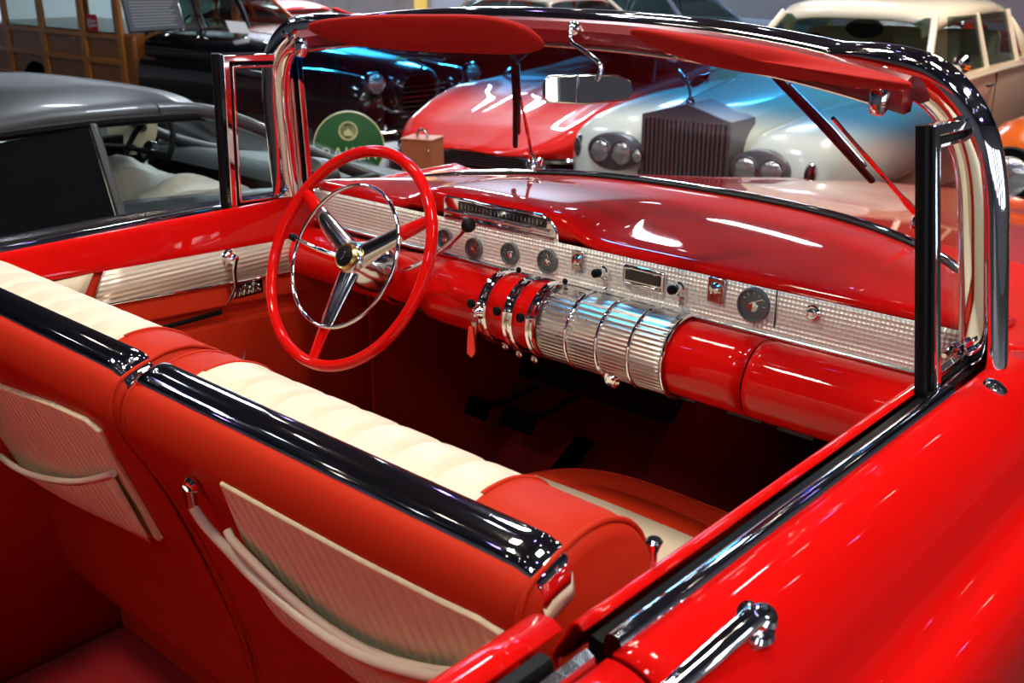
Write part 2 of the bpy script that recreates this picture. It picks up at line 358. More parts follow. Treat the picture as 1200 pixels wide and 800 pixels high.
# quarter panels behind the doors
for s in (1, -1):
    q = B().grid(side_rows(lin(-2.1, -.658, 30), s)).build('quarter_panel', M['red'], car, solid=.008)
    pr = cr([(.790, 0, .958), (.776, 0, .965), (.752, 0, .956), (.738, 0, .93), (.735, 0, .88), (.742, 0, .70), (.738, 0, .03)], 5)
    B().grid([[(s*p.x, y, p.z) for p in pr] for y in lin(-2.1, -.662, 20)]).build('inner_quarter_trim', M['red'], q, solid=.006)
    rail(s, lin(-2.05, -.70, 6), 'window_channel', q, [(.792, .93), (.792, .955), (.797, .960), (.809, .960), (.812, .955), (.812, .93)], M['black'])
    rail(s, lin(-2.05, -.672, 6), 'channel_molding', q, [(.818, .93), (.818, .956), (.824, .962), (.832, .958), (.835, .945)], M['worn'])
# rockers/under-body so that the body is closed, rear deck
b = B()
for s in (1, -1):
    b.box((s*.85, .4, -.08), (.2, 4.6, .12))
b.box((0, .4, -.02), (1.55, 4.6, .05)); b.build('chassis_floor', M['dark'], car, bev=.01)
for s in (1, -1):
    for y in (2.0, -1.75):
        B().rev([(.20, -.09), (.34, -.09), (.345, -.05), (.345, .05), (.34, .09), (.20, .09)], (s*.84, y, G+.347), (s, 0, 0), 40).build('wheel', M['tyre'], car)
# floor pan carpet with tunnel
rows = []
for y in lin(-1.35, 1.05, 20):
    h = interp([(-1.3, .14), (.2, .10), (.6, .16), (1.05, .28)], y)
    row = []
    for x in lin(-.765, .765, 33):
        z = .05+h*math.exp(-(x/.14)**4)+(max(0, y-.7)**1.3)*.9
        row.append((x, y, z))
    rows.append(row)
B().grid(rows).build('floor_carpet', M['carpet'], car, solid=.01)
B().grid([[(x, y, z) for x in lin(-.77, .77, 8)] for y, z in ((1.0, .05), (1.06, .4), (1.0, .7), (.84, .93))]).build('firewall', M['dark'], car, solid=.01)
for s in (1, -1):
    B().box((s*.768, .75, .42), (.012, .62, .72)).build('kick_panel', M['redvinyl'], car, bev=.003)
# --- front seats
def seat(x0, x1, cr0, cr1, endR):
    prof = cr([(-.42, 0, .24), (-.46, 0, .45), (-.550, 0, .72), (-.610, 0, .85), (-.622, 0, .895), (-.609, 0, .933), (-.580, 0, .948), (-.555, 0, .955), (-.52, 0, .962), (-.475, 0, .957),
               (-.430, 0, .930), (-.400, 0, .875), (-.375, 0, .75), (-.33, 0, .50), (-.31, 0, .38), (-.34, 0, .25)], 5, True)
    cy, cz = -.46, .70
    xs = [(x0, .93), (x0+.004, .965), (x0+.014, .99), (x0+.035, 1.0)]+[(x, 1.0) for x in lin(x0+.05, x1-.06, 96)]+[(x1-.04, 1.0), (x1-.016, .988), (x1-.004, .96), (x1, .93)]
    rows = []
    for x, f in xs:
        row = []
        for i, p in enumerate(prof):
            y, z = p.x, p.z
            front = 34 <= i <= 68
            g = 0
            if front and cr0 < x < cr1:
                u = ((x-cr0) % .075)/.075; g = .010*math.exp(-((min(u, 1-u))/.10)**2)
            if front and (abs(x-cr0) < .006 or abs(x-cr1) < .006): g = -.002
            k = 1-(1-f)*1.0
            dy, dz = (y-cy), (z-cz); L = math.hypot(dy, dz)
            ins = (1-f)*.30
            y2, z2 = y-dy/L*ins-dy/L*g, z-dz/L*ins-dz/L*g
            row.append((x, y2, z2))
        rows.append(row)
    def mf(i, j):
        x = (xs[i][0]+xs[min(i+1, len(xs)-1)][0])/2
        return 1 if (cr0 < x < cr1 and 34 <= j <= 68) else 0
    st = B().grid(rows, cv=True, caps=True, mf=mf).build('seat_back', [M['redvinyl'], M['cream']], car, ang=60)
    # piping beads along bolster seams
    for xc in (cr0, cr1):
        B().tube([(xc, p.x-.0, p.z+.001) for p in prof[38:70]], .0035, 8).build('piping', M['redvinyl'], st)
    for xe in (x0+.012, x1-.012):
        B().tube([(xe, cy+(p.x-cy)*.985, cz+(p.z-cz)*.985) for p in prof[3:78:1]], .0035, 8).build('piping', M['redvinyl'], st)
    # chrome top molding: curved section swept along the seat, rounded over at its ends
    sec = [(-.597, .941), (-.595, .948), (-.585, .954), (-.570, .9585), (-.556, .961), (-.549, .960), (-.547, .953), (-.57, .946)]
    path = [(x0-.002, -.022, .80), (x0, -.012, .9), (x0+.006, -.004, 1), (x0+.018, 0, 1)]+[(x, 0, 1) for x in lin(x0+.04, x1-.06, 20)]+[(x1-.035, 0, 1), (x1-.016, -.005, 1), (x1-.004, -.016, .97), (x1+.002, -.035, .93), (x1+.003, -.05, .88)]
    rows = []
    for x, dz, f in path: rows.append([(x, -.577+(y+.577)*f, z+dz) for y, z in sec])
    mo = B().grid(rows, cv=True, caps=True).build('top_molding', M['chrome'], st, ang=50)
    B().rev([(.0, .003), (.004, .0025), (.006, .0)], ((x1-.022 if endR else x0+.03), -.575, .957), (0, -.1, 1), 14).build('molding_screw', M['worn'], mo)
    return st
def backY(z): return interp([(.24, -.42), (.45, -.46), (.72, -.550), (.85, -.610), (.89, -.620), (.95, -.622)], z)-.004
seatL = seat(-.82, -.062, -.80, -.17, True)
seatR = seat(-.048, .712, .045, .575, False)
def onback(px, py):
    z = .7
    for _ in range(30): z = at(px, py, y=backY(z)).z
    return at(px, py, y=backY(z))
def back_panel(st, outline, pocket, name='back_panel'):
    P = [onback(*p) for p in outline]
    N = V((0, -.97, -.25)).normalized()
    Pp = cr(P, 1, True)
    pan = B().prism([p-N*.008 for p in P], N*.012).build(name, M['quilt'], st, bev=.004)
    return pan
panR = back_panel(seatR, [(258, 563), (330, 603), (420, 652), (510, 698), (560, 722), (592, 742), (603, 758), (596, 790), (570, 850), (500, 838), (430, 795), (370, 750), (322, 708), (290, 640)], None)
panL = back_panel(seatL, [(-60, 415), (0, 452), (60, 472), (100, 490), (118, 505), (135, 540), (165, 590), (190, 634), (140, 610), (60, 565), (0, 530), (-60, 500)], None)
def pocket(st, top, bot, name='map_pocket'):
    n = 24; T = cr([onback(*p) for p in top], 6); Bm = cr([onback(*p) for p in bot], 6)
    def samp(L, t): k = t*(len(L)-1); i = min(int(k), len(L)-2); return L[i].lerp(L[i+1], k-i)
    N = V((0, -.97, -.25)).normalized(); rows = []
    for t in lin(0, 1, n):
        a, c = samp(T, t), samp(Bm, t); e = math.sin(PI*t)**.5
        rows.append([a+N*(.012+.014*e)] + [a.lerp(c, u)+N*(.012+.016*e*(1-u)**.6) for u in lin(.05, 1, 8)])
    p = B().grid(rows).build(name, M['quilt'], st, solid=.003)
    B().tube([r[0] for r in rows], .0065, 10).build('pocket_edge', M['cream'], p)
    return p
pocket(seatR, [(275, 615), (320, 655), (380, 705), (440, 742), (500, 763), (560, 773), (597, 770)], [(300, 665), (335, 722), (400, 773), (450, 808), (510, 840), (570, 850), (597, 800)])
pocket(seatL, [(-60, 465), (0, 515), (30, 538), (60, 550), (100, 556), (140, 550)], [(-60, 495), (0, 528), (50, 558), (100, 588), (150, 612), (185, 630)])
# robe cord hanging from a chrome bracket
N = V((0, -.97, -.25)).normalized()
br0 = onback(228, 566); rc = B().rev([(.012, 0), (.013, .004), (.010, .010), (.005, .012)], br0, N, 20).build('cord_bracket', M['chrome'], seatR)
e0 = onback(236, 582)+N*.016
B().tube([br0+N*.010, e0], [.008, .009], 12).rev([(.006, -.004), (.008, 0), (.006, .004)], e0, (.3, -.5, -.8)).build('cord_ferrule', M['chrome'], rc)
cp = cr([e0]+[onback(x, y)+N*d for x, y, d in ((255, 602, .022), (285, 630, .026), (320, 662, .03), (380, 708, .034), (440, 744, .034), (500, 764, .032), (560, 775, .028), (606, 772, .018))], 6)
B().tube(cp, .0075, 12).build('robe_cord', M['cream'], rc)
# seat cushions
def cushion(x0, x1, yf):
    yb, zt = -.36, .50
    cx, hx = (x0+x1)/2, (x1-x0)/2; rows = []; n = 72
    rings = [(1.0, -.24), (1.0, -.06), (1.0, -.03), (.985, -.010), (.955, 0), (.90, .006), (.80, .010), (.74, .012), (.735, .008), (.72, .016), (.5, .024), (.25, .026), (.02, .026)]
    for f, dz in rings:
        row = []
        for k in range(n):
            a = 2*PI*k/n; c, s_ = math.cos(a), math.sin(a); e = 2/3.2
            row.append((cx+hx*f*abs(c)**e*(1 if c > 0 else -1), (yb+yf)/2+(yf-yb)/2*f*abs(s_)**e*(1 if s_ > 0 else -1), zt+dz))
        rows.append(row)
    c = B().grid(rows, cv=True, caps=True).build('seat_cushion', M['redvinyl'], car, ang=60)
    B().grid([[(x, y, zt+.030+.008*math.sin(PI*(x-x0)/(x1-x0))) for x in lin(x0+.09, x1-.07, 10)] for y in lin(-.34, min(.17, yf-.08), 10)]).build('cushion_insert', M['cream'], c, solid=.012)
    B().tube([(p[0], p[1], zt-.008) for p in rows[3]], .004, 8, closed=True).build('piping', M['redvinyl'], c)
    B().box((cx, (yb+yf)/2, .17), (2*hx*.94, (yf-yb)*.9, .24)).build('seat_base', M['redvinyl'], c, bev=.02)
cushion(-.80, -.06, .12); cushion(-.045, .62, .36)
# rear bench (only its front edge reaches into the view)
rb = B().grid([[(x, y, z) for x in lin(-.70, .70, 20)] for y, z in ((-1.02, .05), (-.985, .34), (-.99, .40), (-1.03, .425), (-1.2, .43), (-1.6, .40), (-1.66, .42))], caps=False).build('rear_bench', M['redvinyl'], car, solid=.01)
B().tube([(x, -.995, .405) for x in lin(-.70, .70, 12)], .006, 8).build('piping', M['redvinyl'], rb)
B().grid([[(x, y, z) for x in lin(-.72, .72, 16)] for y, z in ((-1.60, .38), (-1.72, .75), (-1.80, .90), (-1.9, .93), (-2.1, .94))]).build('rear_backrest', M['redvinyl'], car, solid=.01)

# --- dashboard
def gz(x): return 1.0-.045*(abs(x)/.79)**2.2
def gy(x): return .25+.55*math.sqrt(max(0, 1-(abs(x)/.80)**3))
def hump(x, y):
    fx = 1/(1+math.exp(-(x+.425)/.018))*1/(1+math.exp((x-.02)/.018)); return .040*fx*max(0, 1-max(0, (y-.34))/.34)**1.2
rows = []
xs = lin(-.775, .775, 90)
for x in xs:
    Y1_, Z1_ = max(gy(x), .34), gz(x)
    row = []
    for t in lin(0, 1, 14):
        y = lerp(Y1_, .325, t); z = lerp(Z1_, .990, t)+.012*math.sin(PI*t)+hump(x, y); row.append((x, y, z))
    zl = row[-1][2]
    row += [(x, .312, zl-.004), (x, .306, zl-.014), (x, .308, zl-.022 if zl < 1.0 else .985), (x, .318, .968)]
    rows.append(row)
dash = B().grid(rows).build('dashboard', M['red'], car, solid=.004, ang=60)
rows = [[(x, .302, .972), (x, .300, .968), (x, .297, .930), (x, .294, .900), (x, .289, .893)] for x in lin(-.775, .775, 30)]
B().grid(rows).build('instrument_panel', M['dash'], dash, solid=.004)
B().tube([(x, .289, .8945) for x in lin(-.775, .775, 10)], .0055, 10).build('panel_molding', M['worn'], dash)
B().tube([(x, .300, .9715) for x in lin(-.0, .775, 10)], .0022, 8).build('panel_bead', M['chrome'], dash)
# lower roll
RC, RR_ = (.262, .826), .069
def ring_pts(x, r, a0=-200, a1=118, n=30):     # angle measured from rear-facing (-y) up
    return [(x, RC[0]-r*math.cos(math.radians(a)), RC[1]+r*math.sin(math.radians(a))) for a in lin(a0+90, a1, n)]
def roll(x0, x1, r, name, m, par, n=24):
    return B().grid([ring_pts(x, r) for x in lin(x0, x1, n)]).build(name, m, par, solid=.004)
rl = roll(-.30, .468, RR_, 'lower_roll', M['red'], dash)
gb = roll(.472, .775, RR_, 'glovebox_door', M['red'], dash)
roll(-.775, -.43, RR_*.9, 'lower_roll', M['red'], dash)
# arch over the steering column between the two
rows = []
for x in lin(-.43, -.30, 14):
    lift = 62*math.sqrt(max(0, 1-((x+.365)/.0655)**2)); rows.append(ring_pts(x, RR_*lerp(.9, 1, (x+.43)/.13), -108+lift-20, 118, 14))
B().grid(rows).build('column_arch', M['red'], dash, solid=.004)
sp = roll(.028, .312, RR_+.006, 'speaker_grille', M['drum'], dash)
for x in (.022, .100, .172, .244, .316):
    B().tube(ring_pts(x, RR_+.0065), .0035, 8).build('grille_ring', M['chrome'], sp)
for x in (-.118, -.048, .012):
    h = B().grid([ring_pts(x+dx, RR_+rr) for dx, rr in ((-.013, .001), (-.0125, .006), (-.009, .009), (-.005, .006), (-.004, .003), (.004, .003), (.005, .006), (.009, .009), (.0125, .006), (.013, .001))]).build('control_ring', M['chrome'], dash, ang=30)
    a = math.radians(18); yy, zz = RC[0]-(RR_+.012)*math.cos(a), RC[1]+(RR_+.012)*math.sin(a)
    B().tube([(x, yy+.012, zz-.004), (x-.004, yy-.014, zz+.002)], .003, 8).build('lever_stem', M['chrome'], h)
    B().rev([(.004, 0), (.008, .003), (.0095, .008), (.0085, .013), (.003, .016)], (x-.004, yy-.010, zz+.002), (-.25, -1, .15), 18).build('lever_knob', M['black'], h)
for x in (-.085, .035):
    k = B().tube([(x, .272, .888), (x, .266, .908)], .003, 8).build('slide_lever', M['chrome'], dash)
    B().rev([(.003, 0), (.0055, .004), (.005, .009), (.001, .012)], (x, .266, .905), (0, -.2, 1), 14).build('lever_tip', M['black'], k)
def facepl(x, z): return V((x, .290, z))
def gauge(px, py, r, name, tilt=0):
    c = at(px, py, y=.291); n = (0, -1, .06); r *= 1.12
    g = B().rev([(r, -.008), (r, .002), (r*.96, .006), (r*.88, .006), (r*.84, .001)], c, n, 36).build(name, M['pewter'], dash)
    B().rev([(0, .0005), (r*.84, .0005), (r*.84, -.001)], c, n, 36).build('dial', M['face'], g)
    b_ = B().rev([(0, .004), (r*.30, .003), (r*.36, .0005)], c+V((0, 0, -r*.1)), n, 20)
    for k in range(9):
        a = math.radians(-120+30*k); b_.box(c+V((math.sin(a)*r*.68, -.0012, math.cos(a)*r*.68)), (.0012, .0006, .005), Matrix.Rotation(a, 3, 'Y'))
    b_.box(c+V((r*.2, -.003, r*.25)), (.0016, .001, r*.9), Matrix.Rotation(.6+tilt, 3, 'Y')); b_.build('hub_and_needle', M['chrome'], g)
    B().rev([(r*.84, .004), (0, .006)], c, n, 36).build('lens', M['gl'], g)
gauge(556, 291, .021, 'fuel_gauge'); gauge(598, 297, .021, 'oil_gauge', 1); gauge(642, 306, .022, 'temperature_gauge', 2)
gauge(522, 280, .020, 'ammeter_gauge', -1); gauge(883, 357, .027, 'dashboard_clock', .5)
for px, py, w, h_ in ((678, 306, .030, .044), (840, 340, .034, .046)):
    c = at(px, py, y=.292)
    k = B().box(c+V((0, 0, 0)), (w, .008, h_)).build('lighter_plate', M['worn'], dash, bev=.002)
    B().rev([(.0, -.002), (.010, 0), (.011, .004), (.009, .008), (0, .010)], c+V((0, -.003, .004)), (0, -1, .1), 20).build('plate_button', M['chrome'], k)
    B().box(c+V((0, -.005, -.012)), (w*.6, .003, .014)).build('plate_flap', M['worn'], k, bev=.001)
c = at(755, 327, y=.290)
rd = B().box(c, (.094, .010, .042)).build('radio', M['chrome'], dash, bev=.009, seg=4)
B().box(c+V((0, -.006, .004)), (.078, .003, .020)).build('radio_dial', M['gloss'], rd, bev=.001)
B().box(c+V((0, -.007, -.013)), (.078, .005, .007)).build('dial_bar', M['worn'], rd, bev=.002)
for px, py in ((708, 319), (797, 338)):
    c = at(px, py, y=.291)
    k = B().rev([(.013, 0), (.013, .004), (.010, .006), (.009, .014), (.006, .016)], c, (-.1, -1, .1), 24).build('radio_knob', M['chrome'], dash)
    B().rev([(.007, .014), (.0085, .018), (.0085, .027), (.006, .030)], c, (-.1, -1, .1), 24).build('knob_cap', M['black'], k)
    B().box(c+V((.004, .001, -.028)), (.011, .003, .026)).build('knob_blade', M['worn'], k, bev=.001)
c = at(953, 366, y=.291)
k = B().rev([(.013, -.002), (.013, .003), (.010, .006), (.008, .006), (.007, .012), (.004, .013)], c, (0, -1, .1), 24).build('glovebox_lock', M['chrome'], dash)
B().box((at(910, 362, y=.294)).xyz-V((0, .003, 0)), (.0016, .002, .066)).build('panel_seam', M['dark'], dash)
# instrument pod in the raised part of the dashboard
pc = [at(*p, y=.30) for p in ((523, 229), (640, 240), (652, 250), (656, 283), (522, 260))]
so = [(-.325, 1.022), (-.06, 1.022), (-.035, 1.015), (-.018, .998), (-.012, .968), (-.335, .968), (-.335, 1.015)]
pod = B().prism([(x, .312, z) for x, z in so], (0, -.012, 0)).build('speedometer', M['chrome'], dash, bev=.004, seg=3)
B().box((-.165, .302, 1.006), (.245, .008, .020)).build('speedometer_window', M['gloss'], pod, bev=.002)
b2 = B()
for k in range(22): b2.box((-.275+k*.0105, .2975, 1.006), (.0014, .001, .011 if k % 2 == 0 else .007))
b2.build('speed_scale', M['worn'], pod)
b2 = B().tube([(x, .298, .990) for x in lin(-.325, -.03, 8)], .005, 10).tube([(x, .297, .976) for x in lin(-.325, -.02, 8)], .004, 10); b2.build('pod_bars', M['chrome'], pod)
B().box((-.215, .2965, .983), (.035, .004, .008)).build('shift_window', M['gloss'], pod, bev=.001)
# ignition switch, ash tray knob and oddments below the roll
ig = at(563, 365, y=.192)
k = B().rev([(.015, -.01), (.015, .004), (.011, .010), (.009, .016), (.003, .018)], ig, (-.2, -1, .1), 24).build('ignition_switch', M['chrome'], dash)
c = V((.222, .225, .742)); c = at(719, 443, y=.215)
k = B().rev([(.016, -.004), (.018, .004), (.014, .010), (.010, .008), (.006, .012)], c, (-.1, -1, 0), 24).build('courtesy_lamp', M['chrome'], dash)
B().tube([c+V((0, .004, .012)), c+V((0, .03, .03))], .010, 12).build('lamp_bracket', M['chrome'], k)
for px, py in ((612, 412), (630, 418), (596, 403)):
    c = at(px, py, y=.235); B().rev([(.005, 0), (.006, .004), (.009, .012), (.004, .016)], c, (0, -1, -.2), 16).build('pull_knob', M['worn'], dash)
# dark under-dash pad, vents and pedals
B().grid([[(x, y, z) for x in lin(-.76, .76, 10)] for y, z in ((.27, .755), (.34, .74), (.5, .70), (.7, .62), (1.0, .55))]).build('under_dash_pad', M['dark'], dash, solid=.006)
for px, py in ((800, 462), (875, 485), (935, 505)):
    c = at(px, py, y=.30); B().box(c, (.07, .02, .012)).build('heater_vent', M['dark'], dash, bev=.002)
for (px, py), nm, w, h_ in (((608, 492), 'brake_pedal', .11, .06), ((560, 478), 'clutch_pedal', .08, .055)):
    c = at(px, py, y=.72); p = B().box(c, (w, .018, h_), Matrix.Rotation(-.5, 3, 'X')).build(nm, M['black'], car, bev=.004)
    B().tube([c, c+V((0, .12, -.02)), c+V((0, .26, -.01))], .008, 8).build('pedal_arm', M['dark'], p)
c = at(664, 545, z=.17); p = B().box(c, (.07, .20, .014), Matrix.Rotation(.5, 3, 'X')).build('accelerator_pedal', M['worn'], car, bev=.004)

# --- windshield: frame, glass, header, mirror, wipers, visors
def hd(x): return V((x, .305-.085*(abs(x)/.70)**2.2, 1.388-.050*(abs(x)/.70)**2.4))
half = [V((0, *hd(0)[1:])), hd(.12), hd(.25), hd(.38), hd(.50), hd(.60), V((.672, .228, 1.336)), V((.722, .222, 1.312)), V((.757, .222, 1.272)), V((.778, .228, 1.21)), V((.790, .238, 1.12)), V((.800, .248, 1.03)), V((.808, .258, .95))]
fp = cr([V((-p.x, p.y, p.z)) for p in half[:0:-1]]+half, 5)
rows = []
for i, p in enumerate(fp):
    t = (fp[min(i+1, len(fp)-1)]-fp[max(i-1, 0)]).normalized(); ctr = V((0, .35, 1.0)); n = V((0, 1, .25)).normalized()
    if abs(p.x) > .6: n = V((math.copysign(.35*min(1, (abs(p.x)-.6)/.15), p.x), 1, .2)).normalized()
    o = t.cross(n); o = o if o.dot(p-ctr) > 0 else -o; o.normalize(); n = o.cross(t).normalized(); n = n if n.y > 0 else -n
    k = max(0, min(1, (abs(p.x)-.55)/.14)); wo = lerp(.015, .034, k); wn = lerp(.026, .024, k)
    pts = []
    for a in range(20):
        c_, s_ = math.cos(2*PI*a/20), math.sin(2*PI*a/20); e = .75
        pts.append(p+o*(wo*.5+wo*abs(c_)**e*(1 if c_ > 0 else -1))+n*wn*abs(s_)**e*(1 if s_ > 0 else -1))
    rows.append(pts)
wf = B().grid(rows, cv=True, caps=True).build('windshield_frame', M['chrome'], car)
B().tube([V(r[5])+V((0, 0, .002)) for r in rows[8:-8]], .004, 8).build('frame_seam', M['black'], wf)
gl_rows = []
for t in lin(0, 1, 48):
    k = t*(len(fp)-1); i = min(int(k), len(fp)-2); top = fp[i].lerp(fp[i+1], k-i)
    th = lerp(-1, 1, t); x = math.copysign(.80*(1-(1-abs(th))**1.6), th) if abs(th) > 0 else 0
    x = .80*math.sin(th*PI/2)
    bot = V((x, gy(x), gz(x)-.004)); 
    gl_rows.append([top.lerp(bot, u)+V((0, .045*math.sin(PI*u)*(1-abs(th)**3), 0)) for u in lin(0, 1, 14)])
B().grid(gl_rows).build('windshield_glass', M['ws'], wf)
gp = cr([(x, gy(x)-.002, gz(x)+.003) for x in [.80*math.sin(a) for a in lin(-PI/2, PI/2, 40)]], 3)
g_ = B().tube([p+V((0, .006, .002)) for p in gp], .007, 10).build('lower_molding', M['chrome'], wf)
B().tube([p+V((0, -.006, -.002)) for p in gp], .006, 10).build('glass_gasket', M['black'], wf)
# painted header panel behind the chrome
rows = []
for x in lin(-.66, .69, 40):
    h = hd(x); rows.append([h+V((0, a, b_)) for a, b_ in ((-.022, .010), (-.040, .004), (-.050, -.010), (-.050, -.030), (-.040, -.042), (-.015, -.040), (-.010, -.010))])
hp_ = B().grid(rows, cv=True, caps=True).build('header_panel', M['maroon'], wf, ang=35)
B().tube([hd(x)+V((0, -.050, -.038)) for x in lin(-.62, .64, 30)], .003, 8).build('header_bead', M['worn'], hp_)
# latches, pivots
for x in (-.08, .27):
    h = hd(x)+V((0, -.055, -.018)); b_ = B()
    for dx, dz in ((-.010, .004), (.010, .004), (0, -.006)): b_.rev([(.0095, 0), (.010, .006), (.006, .011), (0, .012)], h+V((dx, 0, dz)), (0, -1, .1), 16)
    b_.build('visor_pivot', M['chrome'], hp_)
for x, dx in ((.655, 0), (-.64, 0)):
    h = hd(x); b_ = B().rev([(.014, 0), (.017, .012), (.012, .034), (.008, .04)], h+V((0, -.045, -.012)), (0, -.3, -1), 18)
    b_.rev([(.007, 0), (.008, .006), (0, .008)], h+V((-.03, -.052, -.010)), (0, -1, .2), 12).rev([(.007, 0), (.008, .006), (0, .008)], h+V((-.05, -.052, -.005)), (0, -1, .2), 12)
    b_.build('top_latch', M['chrome'], hp_)
# rear-view mirror
m0 = hd(.055)+V((0, -.052, -.006)); mc = at(688, 104, y=.14)
mm = B().rev([(.012, 0), (.013, .006), (.008, .012), (0, .014)], m0+V((0, .004, 0)), (0, -1, .1), 18).build('mirror_mount', M['chrome'], wf)
B().tube(cr([m0+V((0, -.006, 0)), m0+V((.012, -.022, -.02)), m0.lerp(mc, .55)+V((.022, -.006, .012)), mc+V((.012, .02, .035)), mc+V((.010, .012, .012))], 6), .0042, 10).build('mirror_stem', M['chrome'], mm)
mo = [(-.078, -.016), (-.078, .014), (-.070, .022), (.0, .024), (.055, .022), (.080, .012), (.086, -.004), (.080, -.020), (.0, -.026), (-.070, -.022)]
mdir = (V((.72, -.62, .10))).normalized(); mu = V((0, 0, 1)).cross(mdir).normalized(); mv = mdir.cross(mu)
mir = B().prism([mc+mu*a*.93+mv*b_ for a, b_ in mo], -mdir*.014).build('rearview_mirror', M['worn'], wf, bev=.004)
B().prism([mc+mdir*.0008+mu*a*.88+mv*b_*.86 for a, b_ in mo], mdir*.0012).build('mirror_glass', mat('mirror_silver', (.9, .9, .88), .02, 1), mir)
B().box(mc+mdir*.001-mu*.018, (.006, .006, .046)).build('mirror_bar', M['worn'], mir, bev=.001)
# sun visors
def visor(pts, nrm, name='sun_visor'):
    P_ = cr(pts, 6, True); n = V(nrm).normalized(); c = sum(P_, V((0, 0, 0)))/len(P_); rows = []
    for f, d in ((.0, .0095), (.5, .0095), (.9, .0085), (.965, .006), (.995, .002), (1.0, -.001), (.99, -.004), (.95, -.0075), (.5, -.0095), (.0, -.0095)):
        rows.append([c+(p-c)*f+n*d for p in P_])
    return B().grid(rows, cv=True, caps=False).build(name, M['visor'], car, ang=70)
def vp(px, py, y): return at(px, py, y=y)
def vy(py, y0, y1, p0, p1): return lerp(y0, y1, (py-p0)/(p1-p0))
visor([vp(x, y, vy(y, .165, .205, 16, 63)) for x, y in ((361, 32), (372, 24), (430, 18), (500, 17), (560, 18), (600, 25), (626, 38), (637, 55), (610, 63), (550, 62), (480, 59), (410, 52), (375, 42))], (-.1, -.95, -.2))
visor([vp(x, y, .185+.03*(y-32-(x-740)*.2)/20-.10*max(0, (x-900)/170)**2) for x, y in ((738, 37), (752, 33), (820, 42), (900, 55), (980, 74), (1040, 88), (1066, 97), (1064, 105), (1020, 103), (940, 93), (850, 80), (790, 64), (752, 48))], (.1, -.95, -.2))
# wipers standing on the outside of the glass
def wiper(base, tip_b, tip_t, mid, lab):
    p = B().rev([(.014, -.015), (.016, .0), (.012, .012), (.005, .022)], base, (0, .2, 1), 18).rev([(.009, 0), (.010, .012), (.004, .02)], base+V((.02, .006, .0)), (0, .2, 1), 14).build('wiper_arm', M['chrome'], wf)
    B().tube(cr([base+V((0, 0, .01)), base.lerp(mid, .35)+V((0, .004, .004)), mid], 5), [.007]*4+[.0045]*4+[.0035]*3, 8).build('arm_rod', M['chrome'], p)
    B().tube([tip_b, tip_b.lerp(tip_t, .5)+V((0, .004, 0)), tip_t], .011, 8, flat=.6).build('blade', M['black'], p)
    B().tube([tip_b.lerp(tip_t, .12)+V((.004, .010, .004)), tip_b.lerp(tip_t, .5)+V((.004, .014, .006)), tip_b.lerp(tip_t, .9)+V((.004, .010, .004))], .004, 8).build('blade_holder', M['worn'], p)
def onglass(px, py):
    r = ray(px, py); best = None
    for i in range(47):
        for j in range(13):
            q = V(gl_rows[i][j]); t = (q-CAM).dot(r)/r.length_squared; d = (CAM+r*t-q).length
            if best is None or d < best[0]: best = (d, t, q)
    return CAM+r*best[1]+V((0, .012, .004))
wiper(at(617, 194, z=1.005)+V((0, .02, 0)), onglass(600, 172), onglass(597, 68), onglass(606, 118), 0)
wiper(at(1072, 262, z=.995)+V((0, .02, 0)), onglass(1018, 215), onglass(903, 92), onglass(972, 142), 0)

# --- vent windows in both doors
def vent(s, door):
    A, Bp, Cc, D = V((s*.812, .085, .948)), V((s*.768, .070, 1.298)), V((s*.762, .262, 1.290)), V((s*.800, .300, .940))
    def ins(k):
        c = (A+Bp+Cc+D)/4; o = []
        for p, q, r in ((D, A, Bp), (A, Bp, Cc), (Bp, Cc, D), (Cc, D, A)):
            o.append(q+(p-q).normalized()*k+(r-q).normalized()*k)
        return o
    n = (Bp-A).cross(D-A).normalized(); n = n if n.x*s > 0 else -n
    def ring(a, c, t0, t1, name, m, par, bev=.002):
        oa, oc = ins(a), ins(c); b_ = B()
        rows = []
        for q in range(4): rows.append([oa[q]+n*t0, oa[q]+n*t1, oc[q]+n*t1, oc[q]+n*t0])
        b_.grid(rows, cu=True, cv=True); return b_.build(name, m, par, bev=bev)
    vf = ring(-.006, .009, -.012, .013, 'vent_window', M['chrome'] if s > 0 else M['chrome'], door)
    ring(.010, .019, -.005, .007, 'vent_seal', M['black'], vf)
    ring(.019, .025, -.006, .008, 'vent_sash', M['chrome'], vf, bev=.0015)
    g = ins(.023); B().prism([p-n*.001 for p in g], n*.003).build('vent_glass', M['gl'], vf)
    # division post with its black run channel, rear edge
    y_ = V((0, -.016, 0))
    B().tube([A+y_*1.2-V((0, 0, .03)), Bp+y_*1.2+V((0, 0, .008))], .0085, 8).build('run_channel', M['black'], vf)
    c = (A+D)/2+V((-s*.004, .03, .03)); B().rev([(.008, 0), (.009, .01), (.004, .016)], c, (-s, 0, 0), 14).tube([c+V((-s*.012, 0, 0)), c+V((-s*.014, -.03, -.006))], .004, 8).build('vent_latch', M['chrome'], vf)
vent(1, doorR); vent(-1, doorL)

